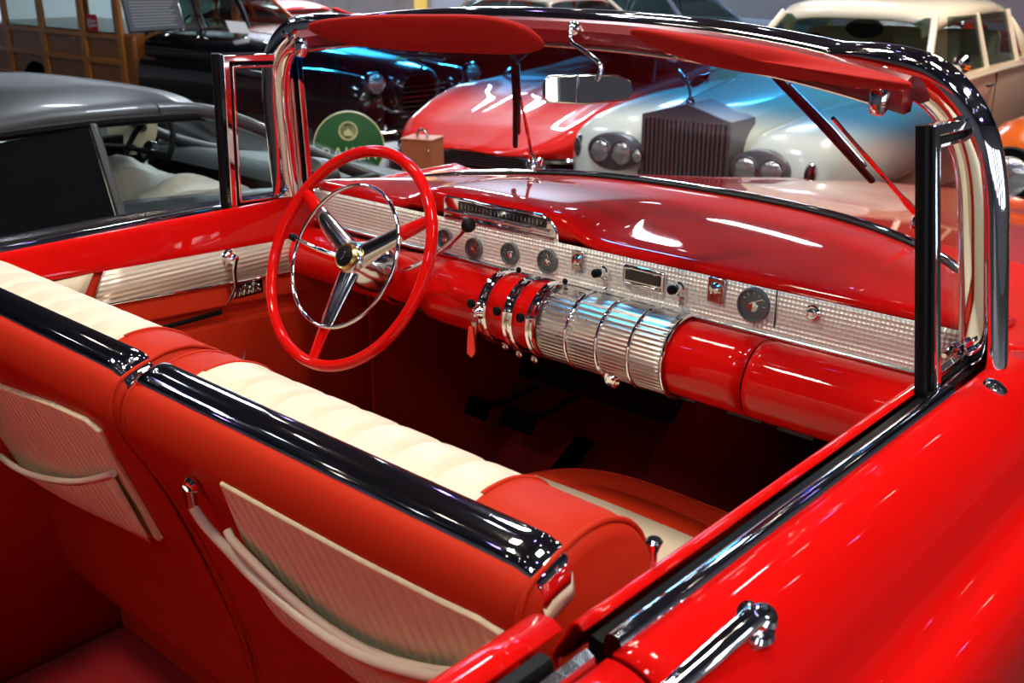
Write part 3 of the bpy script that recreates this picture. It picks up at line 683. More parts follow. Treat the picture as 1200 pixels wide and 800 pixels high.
# --- steering wheel and column
al = math.radians(28); WC = V((-.352, .045, .933)); wn = V((0, -math.cos(al), math.sin(al))); wu = V((1, 0, 0)); wv = V((0, math.sin(al), math.cos(al)))
def wp(r, a, h=0): a = math.radians(a); return WC+wu*r*math.cos(a)+wv*r*math.sin(a)+wn*h
R0 = .224
sw = B().tube([wp(R0, a) for a in range(0, 360, 4)], .0118, 14, closed=True).build('steering_wheel', M['red'], car)
hub = B().rev([(.050, -.095), (.050, -.06), (.043, -.035), (.036, -.018), (.032, -.006), (.027, -.002), (0, -.002)], WC, wn, 36).build('wheel_hub', M['worn'], sw)
B().rev([(.028, -.004), (.029, .004), (.025, .009), (.022, .008)], WC, wn, 36).build('gold_ring', M['gold'], hub)
cap = B().rev([(.022, .004), (.021, .009), (.012, .013), (0, .014)], WC, wn, 36).build('horn_cap', M['black'], hub)
b_ = B()
sh = [(-.007, .008), (.007, .008), (.0075, .0), (.005, -.006), (0, -.010), (-.005, -.006), (-.0075, 0)]
b_.prism([WC+wn*.0135+wu*a+wv*c for a, c in sh], wn*.002).build('crest', M['worn'], cap, bev=.0005)
for a in (270, 150, 30):
    st_ = []
    for t in lin(0, 1, 12):
        r = lerp(.018, .150, t); h = lerp(-.022, -.004, t**.8); w = lerp(.027, .0165, t); d = lerp(.014, .008, t)
        c = wp(r, a, h); tn = (wp(1, a+90)-WC).normalized()
        st_.append([c+tn*w*math.cos(q*PI/6)+wn*d*math.sin(q*PI/6) for q in range(12)])
    sk = B().grid(st_, cv=True, caps=True).build('spoke', M['worn'], sw)
    st_ = []
    for t in lin(0, 1, 6):
        r = lerp(.148, R0-.006, t); w = lerp(.0165, .012, t); d = .0085; c = wp(r, a, lerp(-.004, 0, t)); tn = (wp(1, a+90)-WC).normalized()
        st_.append([c+tn*w*math.cos(q*PI/6)+wn*d*math.sin(q*PI/6) for q in range(12)])
    B().grid(st_, cv=True, caps=True).build('spoke_tip', M['red'], sk)
B().tube([wp(.148, a, .010) for a in range(0, 360, 4)], .0040, 10, closed=True).build('horn_ring', M['chrome'], sw)
ax = -wn; c0 = WC+ax*.075
colm = B().rev([(.040, 0), (.043, .01), (.043, .05), (.046, .06), (.048, .12), (.047, .30), (.040, .34), (.036, .75)], c0, ax, 36).build('steering_column', M['red'], car)
B().rev([(.0445, .0), (.0455, .004), (.0445, .010), (.0435, .012)], c0, ax, 36).build('column_collar', M['worn'], colm)
k0 = at(513, 302, y=.150); k1 = at(547, 266, y=.085)
lv = B().tube(cr([c0+ax*.05+V((.03, 0, .01)), k0.lerp(c0+ax*.05, .3), k0.lerp(k1, .5)+V((0, 0, .002)), k1], 6), .0048, 10).build('shift_lever', M['chrome'], colm)
kd = (k1-k0).normalized(); B().rev([(.005, -.004), (.010, .002), (.013, .010), (.0135, .018), (.010, .026), (0, .029)], k1-kd*.004, kd, 20).build('shift_knob', M['black'], lv)
s0 = c0+ax*.02; s1 = at(372, 292, x=-.44); s2 = at(348, 280, x=-.50)
sg = B().tube([s0, s1, s2], [.005, .005, .004], 10).build('turn_signal_lever', M['chrome'], colm)
B().rev([(.004, 0), (.008, .006), (.008, .016), (.003, .022)], s2, (s2-s1), 14).build('signal_knob', M['black'], sg)
B().rev([(.010, 0), (.011, .01), (.006, .016)], c0+ax*.16+V((.02, -.03, .036)), (.3, -.6, .7), 16).build('column_button', M['chrome'], colm)

# keys and fob hanging from the ignition
ky = tag(B().tube([ig+V((.010*math.cos(a*PI/8)-.004, -.014, -.010+.010*math.sin(a*PI/8))) for a in range(16)], .0012, 6, closed=True)
   .box(ig+V((-.002, -.016, -.030)), (.013, .0025, .022)).box(ig+V((.0, -.016, -.050)), (.006, .002, .024)).build('key_ring', M['worn']), 'keys and ring hanging from the ignition of the red convertible', 'keys')
fb = ig+V((-.008, -.019, -.028)); tg = [(-.004, 0), (.005, -.002), (.010, -.030), (.013, -.052), (.004, -.066), (-.010, -.060), (-.008, -.030)]
B().prism([fb+V((a, 0, c)) for a, c in tg], (0, -.004, 0)).build('key_fob', M['tag'], ky, bev=.001, label='red leather fob')
# window regulator cable / seat belt strap at left of the cushion
B().tube(cr([(-.77, .06, .62), (-.76, .02, .56), (-.74, -.06, .50), (-.72, -.12, .46)], 5), .003, 8).build('trim_piping', M['worn'], car)

# ------------------------------------------------------------ background cars
def body(st, rnd=3.2, n=14):
    """st: (s, half width, z bottom, z shoulder, z crown) along the car; returns rows of a closed-over shell"""
    rows = []
    for s, w, zb, zs, zc in st:
        row = [(w*.93, s, zb), (w*.985, s, zb+(zs-zb)*.3), (w, s, zb+(zs-zb)*.62)]
        for k in range(n):
            a = k/(n-1)*PI/2; c_, s_ = math.cos(a)**(2/rnd), math.sin(a)**(2/rnd)
            row.append((w*c_, s, zs-(zs-zb)*.18+(zc-zs+(zs-zb)*.18)*s_))
        rows.append(row+[(-x, y, z) for x, y, z in row[-2::-1]])
    return rows
def smooth_st(st, n=5):
    a = cr([p[:3] for p in st], n); b_ = cr([(p[3], p[4], 0) for p in st], n)
    return [(p.x, p.y, p.z, q.x, q.y) for p, q in zip(a, b_)]
def wheels(root, xs, ys, r=.33, w=.2, m='tyre', hub='chrome'):
    for x in xs:
        for y in ys:
            s = 1 if x > 0 else -1
            t = B().rev([(r*.6, -w/2), (r*.97, -w/2), (r, -w*.3), (r, w*.3), (r*.97, w/2), (r*.6, w/2)], (x, y, r), (s, 0, 0), 40).build('wheel', M[m], root)
            B().rev([(r*.62, w*.40), (r*.5, w*.44), (r*.2, w*.55), (0, w*.56)], (x, y, r), (s, 0, 0), 32).build('hubcap', M[hub], t)
def lamp(root, c, r, d=(0, -1, 0), rim='chrome', name='headlight'):
    c = V(c); h = B().rev([(r*1.02, -r*.6), (r*1.16, 0), (r*1.12, r*.16), (r, r*.12)], c, d, 32).build(name, M[rim], root)
    B().rev([(r*1.0, r*.10), (r*.8, r*.22), (r*.4, r*.32), (0, r*.35)], c, d, 32).build('lens', M['lens'], h)
    return h

# --- white, blue-tinted-through-glass saloon with upright radiator (front faces -y locally)
rr = empty('saloon_car', (-2.20, 4.15, G+.04), 'white and sand two-tone saloon with upright slatted radiator grille and twin headlights', 'car', math.radians(3), local=True)
st = smooth_st([(.12, .30, .45, .70, .93), (.3, .33, .45, .80, .975), (.8, .40, .45, .92, 1.02), (1.4, .50, .45, .98, 1.06), (1.9, .60, .45, 1.0, 1.07)])
B().grid(body(st)).build('bonnet', M['white'], rr, ang=60)
st = smooth_st([(1.8, .86, .28, .98, 1.04), (2.4, .90, .25, 1.02, 1.06), (3.2, .92, .25, 1.03, 1.07), (4.2, .90, .28, 1.0, 1.06), (4.9, .84, .32, .92, .98), (5.25, .72, .4, .8, .86)])
B().grid(body(st, 5), caps=True).build('body', M['beige'], rr, ang=60)
for s in (1, -1):
    rows = []
    for y, cx, w, zb, zt in ((-.02, .60, .10, .42, .62), (.0, .60, .20, .36, .74), (.06, .60, .27, .34, .82), (.2, .60, .30, .33, .87), (.5, .62, .31, .33, .91), (.9, .63, .30, .40, .94), (1.4, .62, .28, .40, .95), (1.9, .60, .28, .40, .96), (2.3, .60, .26, .4, .94)):
        rows.append([(s*(cx+w*abs(math.cos(a))**.7*(1 if math.cos(a) > 0 else -1)), y, (zb+zt)/2+(zt-zb)/2*abs(math.sin(a))**.7*(1 if math.sin(a) > 0 else -1)) for a in lin(0, 2*PI*23/24, 24)])
    fd = B().grid(rows, cv=True, caps=True).build('front_fender', M['white'], rr, ang=60)
    k = B().rev([(.0, .012), (.165, .012), (.185, .004), (.185, -.07)], (s*.505, -.030, .665), (0, -1, 0), 36, sx=1).build('headlight_bezel', M['pewter'], fd)
    for v in k.data.vertices: v.co.z *= .62
    for dx in (-.082, .082): lamp_o = lamp(fd, (s*.505+dx, -.045, .665), .066)
    c = V((s*.79, .015, .66)); k = B().rev([(0, .03), (.03, .022), (.038, 0), (.038, -.02)], c, (s*.2, -1, 0), 24).build('side_lamp', M['worn'], fd)
    for v in k.data.vertices: v.co.z *= 2.0
lo = B().box((0, .09, .46), (1.2, .1, .25)).box((0, .02, .36), (1.75, .10, .12)); lo.build('front_bumper', M['chrome'], rr, bev=.03)
# radiator shell with pediment
gw, gz0, gz1 = .285, .30, .915
shl = [(-gw-.02, gz0), (gw+.02, gz0), (gw+.02, gz1), (0, gz1+.085), (-gw-.02, gz1)]
rad = B().prism([(x, -.02, z) for x, z in shl], (0, .30, 0)).build('radiator_shell', M['pewter'], rr, bev=.006)
B().box((0, -.022, .60), (2*gw-.02, .02, .59)).build('grille_back', M['dark'], rad)
for k in range(19):
    x = lerp(-gw+.02, gw-.02, k/18); B().box((x, -.038, .60), (.011, .03, .60)).build('grille_slat', M['pewter'], rad)
B().rev([(.035, 0), (.045, .012), (.03, .03), (0, .034)], (0, -.05, .42), (0, -1, 0), 24).build('badge', M['worn'], rad)
lamp(rr, (-.265, -.12, .67), .036, rim='gloss', name='spot_lamp')
# winged figure mascot
mb = B().rev([(.030, 0), (.028, .015), (.012, .03), (.010, .045)], (0, .02, 1.0), (0, 0, 1), 20)
mb.tube(cr([(0, .02, 1.04), (0, .012, 1.075), (0, -.012, 1.11), (0, -.030, 1.135)], 4), [.010, .011, .012, .013, .014, .015, .016, .015, .014, .012, .010, .007, .006], 12)
mb.rev([(0, -.012), (.010, -.006), (.012, 0), (.010, .008), (0, .013)], (0, -.038, 1.15), (0, -.4, 1), 14)
mb.build('mascot', M['chrome'], rad)
for s in (1, -1):
    B().prism([(0, -.015, 1.12), (s*.03, .01, 1.15), (s*.11, .05, 1.185), (s*.10, .045, 1.145), (s*.05, .03, 1.10), (s*.01, .01, 1.085)], (0, .006, 0)).build('mascot_wing', M['chrome'], rad, bev=.002)
# greenhouse
def greenhouse(root, base, roof, mroof, mpillar, pill, glassm='carglass', th=.02):
    """base/roof: lists of matching points (half width x, y, z) front to back"""
    rf = []
    for (x, y, z) in roof:
        pass
# roof shell
rows = []
for y, w, z in ((2.38, .52, 1.40), (2.44, .60, 1.455), (2.6, .66, 1.50), (3.0, .70, 1.53), (3.5, .70, 1.53), (4.0, .66, 1.48), (4.4, .62, 1.36)):
    rows.append([(w*math.copysign(abs(math.cos(a))**.55, math.cos(a)), y, z-.14+.14*math.sin(a)**.6) for a in lin(0, PI, 25)])
rf = B().grid(rows).build('roof', M['creamp'], rr, solid=.03, ang=60)
rq = B().grid([[(s_*x, y, z) for s_, x, y, z in ((1, .80, 4.55, 1.02), (1, .62, 4.42, 1.30), (-1, .62, 4.42, 1.30), (-1, .80, 4.55, 1.02))], [(s_*x, y, z) for s_, x, y, z in ((1, .80, 4.15, 1.02), (1, .66, 4.05, 1.36), (-1, .66, 4.05, 1.36), (-1, .80, 4.15, 1.02))]]).build('rear_quarter', M['creamp'], rf, solid=.02)
for s in (1, -1):
    B().tube([(s*.72, 1.98, 1.02), (s*.58, 2.42, 1.41)], .028, 10).build('windshield_pillar', M['creamp'], rr)
    for y in (2.95, 3.75):
        B().tube([(s*.83, y, 1.03), (s*.70, y, 1.42)], .026, 8).build('door_pillar', M['creamp'], rr)
    B().prism([(s*.80, 2.15, 1.04), (s*.82, 2.93, 1.04), (s*.71, 2.93, 1.41), (s*.64, 2.5, 1.41)], (s*.004, 0, 0)).build('door_glass', M['carglass'], rr)
    B().prism([(s*.82, 2.98, 1.04), (s*.82, 3.73, 1.04), (s*.70, 3.73, 1.41), (s*.71, 2.98, 1.41)], (s*.004, 0, 0)).build('door_glass', M['carglass'], rr)
    B().tube([(s*.90, 1.9, 1.0), (s*.92, 3.0, 1.02), (s*.91, 4.1, 1.01)], .016, 8).build('waist_molding', M['creamp'], rr)
    B().tube([(s*.922, 2.85, .93), (s*.94, 2.80, .93), (s*.94, 2.70, .93), (s*.922, 2.66, .93)], .010, 8).build('door_handle', M['chrome'], rr)
    B().box((s*.915, 2.94, .75), (.012, .008, .5)).build('door_seam', M['dark'], rr)
    mk = B().rev([(.0, .02), (.06, .02), (.065, 0), (.04, -.04), (0, -.05)], (s*.90, 2.10, 1.12), (0, 1, 0), 24).build('door_mirror', M['chrome'], rr)
    B().tube([(s*.90, 2.12, 1.10), (s*.88, 2.16, 1.02)], .008, 8).build('mirror_arm', M['chrome'], mk)
B().prism([(-.72, 1.98, 1.04), (.72, 1.98, 1.04), (.56, 2.42, 1.40), (-.56, 2.42, 1.40)], (0, .006, .002)).build('windshield', M['carglass'], rr)
B().tube([(-.72, 1.97, 1.035), (0, 1.93, 1.045), (.72, 1.97, 1.035)], .012, 8).build('windshield_rim', M['chrome'], rr)
b_ = B()
for s in (1, -1): b_.box((s*.36, 3.0, .98), (.5, .14, .62), Matrix.Rotation(.15, 3, 'X'))
b_.build('front_seats', M['leather'], rr, bev=.05)
B().box((0, 3.85, .95), (1.3, .2, .6)).build('rear_seat', M['leather'], rr, bev=.05)
B().tube([(-.36+.19*math.cos(a), 2.45+.06*math.sin(a), 1.08+.17*math.sin(a)) for a in lin(0, 2*PI*31/32, 32)], .012, 8, closed=True).build('steering_wheel', M['black'], rr)
B().rev([(.02, 0), (.07, .004), (.075, .012), (0, .02)], (0, 2.6, 1.3), (0, 1, 0), 20, sx=2).build('inner_mirror', M['dark'], rr)
wheels(rr, (-.74, .74), (.75, 3.9), .37, .2)

# --- grey coupe beside the convertible (front faces +y locally, flipped by building along +y)
gc = empty('coupe_car', (-3.0, .0, G), 'modern dark grey coupe standing left of the red convertible', 'car', 0, local=True)
st = smooth_st([(-1.9, .70, .35, .70, .80), (-1.6, .88, .25, .85, .92), (-1.0, .97, .2, .98, 1.04), (-.3, .97, .2, 1.01, 1.06), (.4, .96, .2, 1.02, 1.06), (1.2, .96, .2, .97, 1.0), (1.8, .96, .2, .84, .90), (2.4, .93, .22, .74, .80), (2.75, .80, .28, .64, .70), (2.9, .55, .35, .52, .58)])
def opened(rows): return rows
rows = body(st, 6)
# lower body: keep only the sides up to the belt where the cabin is, plus hood and tail
hoodr = [r for r in rows if r[0][1] >= 1.72]; tail = [r for r in rows if r[0][1] <= -1.0]
B().grid(hoodr, caps=False).build('hood', M['gray'], gc, ang=60)
B().grid(tail, caps=False).build('tail', M['gray'], gc, ang=60)
mid = [r for r in rows if -1.06 <= r[0][1] <= 1.85]
for s in (0, 1):
    part_ = [[r[j] if s == 0 else r[-1-j] for j in range(12)] for r in mid]
    B().grid(part_).build('door', M['gray'], gc, solid=.02, ang=60)
def gcroof(y): return interp([(-1.5, 1.0), (-1.0, 1.17), (-.5, 1.31), (0, 1.385), (.4, 1.405), (.8, 1.395), (1.1, 1.34), (1.4, 1.23), (1.75, 1.06)], y)
def gcw(y): return interp([(-1.5, .60), (-1.0, .68), (0, .70), (.8, .68), (1.1, .68), (1.4, .74), (1.8, .84)], y)
rows = []
for y in lin(-1.5, .98, 26):
    z, w = gcroof(y), gcw(y)
    rows.append([(w*math.copysign(abs(math.cos(a))**.6, math.cos(a)), y, z-.10+.10*abs(math.sin(a))**.7) for a in lin(0, PI, 25)])
rf = B().grid(rows).build('roof', M['gray'], gc, solid=.025, ang=60)
for s in (1, -1):
    pl = cr([(s*.655, .80, 1.315), (s*.67, .97, 1.30), (s*.70, 1.15, 1.235), (s*.76, 1.45, 1.075), (s*.83, 1.75, .935), (s*.87, 2.0, .85)], 5)
    B().tube(pl, [.032]*len(pl), 10, flat=.8).build('windshield_pillar', M['gray'], gc)
    rl_ = cr([(s*.86, -1.35, 1.03), (s*.74, -1.1, 1.10), (s*.71, -.6, 1.215), (s*.71, 0, 1.29), (s*.70, .5, 1.305), (s*.68, .95, 1.285)], 5)
    B().tube(rl_, .018, 8).build('window_rail', M['black'], gc)
    B().tube([(s*.925, .47, 1.02), (s*.71, .52, 1.30)], .022, 8, flat=.6).build('middle_pillar', M['gray'], gc)
    B().prism([(s*.925, -1.25, 1.02), (s*.925, .45, 1.02), (s*.715, .50, 1.30), (s*.715, -.3, 1.25), (s*.725, -1.0, 1.12)], (-s*.006, 0, 0)).build('quarter_glass', M['darkglass'], gc)
    B().prism([(s*.925, .50, 1.02), (s*.90, 1.70, .955), (s*.74, 1.30, 1.16), (s*.69, .95, 1.285), (s*.71, .54, 1.30)], (-s*.004, 0, 0)).build('door_glass', M['gl'], gc)
    B().tube([(s*.945, -1.2, 1.015), (s*.95, .45, 1.02), (s*.94, 1.2, .995), (s*.92, 1.78, .92)], .014, 8).build('window_molding', M['worn'], gc)
    mr_ = B().rev([(.0, .03), (.06, .02), (.085, -.02), (.07, -.09), (0, -.12)], (s*1.05, 1.16, 1.06), (0, -1, 0), 24, sx=1.3).build('door_mirror', M['gray'], gc)
    B().rev([(0, .032), (.066, .024), (.07, .018)], (s*1.05, 1.16, 1.06), (0, -1, 0), 24, sx=1.3).build('mirror_glass', M['chrome'], mr_)
    B().box((s*.98, 1.19, 1.02), (.12, .05, .04)).build('mirror_foot', M['black'], mr_, bev=.01)
B().prism([(-.84, 2.0, .88), (.84, 2.0, .88), (.66, .98, 1.335), (-.66, .98, 1.335)], (0, .01, .004)).build('windshield', M['gl'], gc)
rows = [[(x, y, z) for x in lin(-.86, .86, 14)] for y, z in ((2.0, .86), (1.8, .90), (1.55, .93), (1.48, .91), (1.48, .6))]
da = B().grid(rows).build('dashboard', M['black'], gc, solid=.01)
sw2 = B().tube([(-.40*-1*-1+.185*math.cos(a), 1.33+.09*math.sin(a), .98+.16*math.sin(a)) for a in lin(0, 2*PI*31/32, 32)], .014, 8, closed=True).build('steering_wheel', M['black'], gc)
B().rev([(.05, 0), (.045, .03), (0, .035)], (-.40, 1.35, .975), (0, -.87, .45), 20).tube([(-.56, 1.32, .98), (-.24, 1.32, .98)], .014, 8).tube([(-.40, 1.33, .96), (-.40, 1.26, .84)], .014, 8).build('wheel_boss', M['worn'], sw2)
B().box((0, .3, .33), (1.7, 2.9, .26)).build('cabin_floor', M['black'], gc, bev=.05)
for s in (1, -1): B().box((s*.88, .3, .72), (.05, 2.7, .55)).build('inner_door_trim', M['black'], gc, bev=.01)
B().box((0, .2, 1.30), (1.2, 1.5, .012)).build('headliner', M['black'], gc)
b_ = B()
for x in (-.42, .42): b_.box((x, .30, .78), (.5, .14, .55), Matrix.Rotation(.22, 3, 'X')).box((x, .62, .60), (.5, .6, .14))
b_.build('front_seats', M['black'], gc, bev=.06)
B().rev([(.13, 0), (.14, .01), (0, .02)], (-.83, 1.50, 1.03), (.5, -.8, .2), 24).build('speaker_pod', M['leather'], gc)
wheels(gc, (-.84, .84), (-1.2, 2.0), .34, .24)
# dust cloth over the passenger seat
random.seed(4); rows = []
for i in range(26):
    row = []
    for j in range(22):
        u, v = i/25, j/21; x = lerp(.14, .84, u); y = lerp(.50, 1.45, v)
        z = .84+.22*math.exp(-((v-.35)/.35)**2)*(1-.8*abs(u-.35)**2)+.03*math.sin(7*u+3*v)+.025*math.sin(11*v-5*u)+.03*abs(math.sin(9*v+6*u))-.025*abs(math.sin(13*u-8*v))-(.10 if u > .9 else 0)
        row.append((-3.0+x, y, G+z))
    rows.append(row)
tag(B().grid(rows).build('dust_cover', M['cloth'], solid=.004), 'crumpled grey dust cover over the near seat of the grey coupe', 'cover')

# --- black and wood wagon, front towards +x : build along local -y then turn
wg = empty('wooden_wagon', (-5.98, 5.55, G), 'black vintage station wagon with varnished wooden body panels', 'car', PI/2, local=True); wg.scale = (.92, 1.1, .88)   # local -y -> +x
st = smooth_st([(.0, .25, .45, .80, .95), (.12, .34, .45, .92, 1.02), (.5, .40, .45, .98, 1.10), (1.4, .52, .45, 1.06, 1.18), (2.4, .64, .45, 1.12, 1.22), (3.3, .74, .45, 1.14, 1.24)])
B().grid(body(st)).build('hood', M['gloss'], wg, ang=60)
for s in (1, -1):
    rows = []
    for y, cx, w, zb, zt in ((-.05, .66, .08, .45, .80), (.0, .66, .17, .36, .90), (.15, .66, .22, .34, .98), (.6, .66, .23, .36, 1.02), (1.3, .66, .22, .45, 1.0), (2.2, .66, .20, .45, .98), (3.3, .68, .18, .35, .98)):
        rows.append([(s*(cx+w*math.copysign(abs(math.cos(a))**.75, math.cos(a))), y, (zb+zt)/2+(zt-zb)/2*math.copysign(abs(math.sin(a))**.75, math.sin(a))) for a in lin(0, 2*PI*23/24, 24)])
    fd = B().grid(rows, cv=True, caps=True).build('front_fender', M['gloss'], wg, ang=60)
    lamp(fd, (s*.66, -.06, .93), .095)
    B().tube([(s*.66*1.0+s*.02, .3, 1.045), (s*.78, 1.6, 1.05), (s*.80, 3.2, 1.05)], .018, 8).build('side_molding', M['worn'], wg)
    B().tube([(s*.20, -.01, .6), (s*.45, -.02, .62), (s*.62, -.06, .70)], .02, 8).build('grille_wing', M['worn'], wg)
b_ = B()
for k in range(8): b_.tube([(-.30, -.02, .50+k*.05), (0, -.06, .50+k*.05), (.30, -.02, .50+k*.05)], .009, 8)
b_.build('grille_bars', M['chrome'], wg)
B().box((0, -.16, .42), (1.7, .06, .13)).build('front_bumper', M['chrome'], wg, bev=.03)
# cabin
B().box((0, 5.2, .85), (1.62, 3.6, .72)).build('wooden_body', M['woodd'], wg, bev=.04)
B().box((0, 5.15, 1.78), (1.58, 3.7, .07)).build('roof', M['gloss'], wg, bev=.03)
for s in (1, -1):
    b_ = B()
    for y, w in ((3.62, .10), (4.38, .12), (5.30, .12), (6.2, .12), (6.95, .12)): b_.box((s*.815, y, 1.12), (.05, w, 1.28))
    for z in (.52, .85, 1.16): b_.box((s*.818, 5.3, z), (.045, 3.4, .07))
    b_.build('wood_frame', M['wood'], wg, bev=.012)
    B().rev([(.014, 0), (.016, .03), (0, .04)], (s*.84, 4.45, 1.10), (s, 0, 0), 16).tube([(s*.875, 4.45, 1.10), (s*.875, 4.56, 1.10)], .012, 8).build('door_handle', M['chrome'], wg)
    for y0, y1 in ((3.67, 4.32), (4.44, 5.24), (5.36, 6.14)):
        B().prism([(s*.81, y0, 1.19), (s*.81, y1, 1.19), (s*.80, y1, 1.74), (s*.80, y0, 1.74)], (s*.004, 0, 0)).build('side_glass', M['carglass'], wg)
    B().tube(cr([(s*.70, 3.27, 1.20), (s*.68, 3.34, 1.45), (s*.62, 3.45, 1.74)], 5), .035, 8).build('windshield_pillar', M['gloss'], wg)
B().tube([(0, 3.24, 1.22), (0, 3.42, 1.74)], .018, 8).build('windshield_divider', M['gloss'], wg)
for s in (1, -1):
    fr = cr([(s*.06, 3.235, 1.25), (s*.62, 3.26, 1.245), (s*.58, 3.42, 1.70), (s*.05, 3.41, 1.71)], 1, True)
    B().tube(fr, .014, 8, closed=True).build('windshield_rim', M['chrome'], wg)
B().prism([(-.66, 3.26, 1.24), (.66, 3.26, 1.24), (.60, 3.43, 1.72), (-.60, 3.43, 1.72)], (0, .004, 0)).build('windshield', M['gl'], wg)
B().tube([(.33+.17*math.cos(a), 3.75+.06*math.sin(a), 1.22+.16*math.sin(a)) for a in lin(0, 2*PI*31/32, 32)], .012, 8, closed=True).build('steering_wheel', M['black'], wg)
B().box((0, 3.7, 1.15), (1.4, .3, .12)).build('dashboard', M['gloss'], wg, bev=.03)
B().tube([(0, -.02, 1.03), (0, .06, 1.08), (0, .16, 1.09)], .012, 8).build('hood_ornament', M['chrome'], wg)
wheels(wg, (-.72, .72), (.75, 5.6), .37, .18)

# --- generic period cars further back (front faces -y locally)
def classic(loc, rz, mb_, mr_, label, L=4.6, h=1.45, cab=(1.55, 3.7), name='saloon_car', top=True, w=.88, fin=0):
    r = empty(name, loc, label, 'car', rz, local=True)
    st = smooth_st([(0, w*.62, .42, .66, .74), (.12, w*.84, .32, .76, .84), (.6, w*.96, .25, .84, .92), (1.6, w, .22, .90, .97), (2.8, w, .22, .92, .97), (L-.9, w*.97, .25, .88, .94), (L-.2, w*.86, .32, .80, .86), (L, w*.7, .42, .66, .72)])
    bd_ = B().grid(body(st, 4.5), caps=True).build('body', mb_, r, ang=60)
    for s in (1, -1):
        B().tube(cr([(s*w*.76, .02, .70), (s*w*.84, .4, .86), (s*w*.86, 1.4, .93), (s*w*.86, 2.4, .93), (s*w*.84, L-.8, .92+fin), (s*w*.80, L-.05, .80+fin)], 4), [.07]*20+[.05], 10).build('fender_crown', mb_, bd_)
        lamp(r, (s*w*.74, -.01, .66), .085)
        B().tube([(s*(w+.008), .5, .62), (s*(w+.012), 2.2, .64), (s*(w+.004), L-.6, .62)], .012, 6).build('side_molding', M['chrome'], r)
    b_ = B()
    for k in range(5): b_.tube([(-.45, .0, .44+.05*k), (0, -.04, .44+.05*k), (.45, .0, .44+.05*k)], .012, 6)
    b_.build('grille', M['chrome'], r)
    B().tube(cr([(-w*.95, .25, .40), (-w*.8, -.06, .40), (0, -.14, .40), (w*.8, -.06, .40), (w*.95, .25, .40)], 5), .055, 8, flat=.7).build('front_bumper', M['chrome'], r)
    B().tube(cr([(-w*.95, L-.25, .42), (-w*.8, L+.06, .42), (0, L+.12, .42), (w*.8, L+.06, .42), (w*.95, L-.25, .42)], 5), .055, 8, flat=.7).build('rear_bumper', M['chrome'], r)
    a, c = cab
    if top:
        rows = []
        for t in lin(0, 1, 14):
            y = lerp(a+.45, c-.25, t); zz = h-.10*(2*t-1)**2*(1 if t < .5 else 1.6); ww = w*.72-.05*(2*t-1)**2
            rows.append([(ww*math.copysign(abs(math.cos(q))**.6, math.cos(q)), y, zz-.10+.10*abs(math.sin(q))**.7) for q in lin(0, PI, 21)])
        B().grid(rows).build('roof', mr_, r, solid=.02, ang=60)
        B().prism([(-w*.82, a, .95), (w*.82, a, .95), (w*.66, a+.48, h-.13), (-w*.66, a+.48, h-.13)], (0, .006, 0)).build('windshield', M['carglass'], r)
        B().prism([(-w*.80, c+.1, .95), (w*.80, c+.1, .95), (w*.62, c-.3, h-.16), (-w*.62, c-.3, h-.16)], (0, .006, 0)).build('rear_window', M['carglass'], r)
        for s in (1, -1):
            B().prism([(s*w*.90, a+.1, .95), (s*w*.90, c, .95), (s*w*.70, c-.35, h-.12), (s*w*.70, a+.5, h-.12)], (s*.004, 0, 0)).build('side_glass', M['carglass'], r)
            for y0, y1 in ((a, a+.48), ((a+c)/2, (a+c)/2+.02), (c+.08, c-.3)): B().tube([(s*w*.86, y0, .94), (s*w*.68, y1, h-.12)], .025, 8).build('roof_pillar', mr_, r)
    else:
        B().prism([(-w*.80, a, .95), (w*.80, a, .95), (w*.70, a+.3, 1.30), (-w*.70, a+.3, 1.30)], (0, .006, 0)).build('windshield', M['carglass'], r)
        B().tube(cr([(-w*.80, a, .95), (-w*.70, a+.3, 1.30), (w*.70, a+.3, 1.30), (w*.80, a, .95)], 1), .018, 8).build('windshield_frame', M['chrome'], r)
        b_ = B()
        for s in (1, -1): b_.box((s*.38, a+1.0, .92), (.6, .2, .35), Matrix.Rotation(.15, 3, 'X'))
        b_.build('seat_backs', M['redvinyl'], r, bev=.06)
    wheels(r, (-w*.82, w*.82), (.85, L-1.0), .34, .2)
    return r
classic((-5.5, 9.7, G), math.radians(88), M['vred'], M['creamp'], 'red saloon with a cream roof, far back near the corrugated wall', L=4.7)
classic((-3.95, 9.9, G), math.radians(2), M['vred'], M['vred'], 'open-topped red car standing behind the red sports car', name='roadster_car', top=False)
classic((-5.6, 12.5, G), math.radians(90), M['vblue'], M['vblue'], 'silver blue saloon in the farthest row of cars')
classic((-9.8, 7.45, G), math.radians(88), M['orange'], M['orange'], 'orange coupe seen through the windshield of the black wagon', name='coupe_car', L=4.3)
classic((-10.7, 9.4, G), math.radians(90), M['vred'], M['vred'], 'low red car far behind the hood of the black wagon', name='coupe_car', h=1.2, L=4.2)

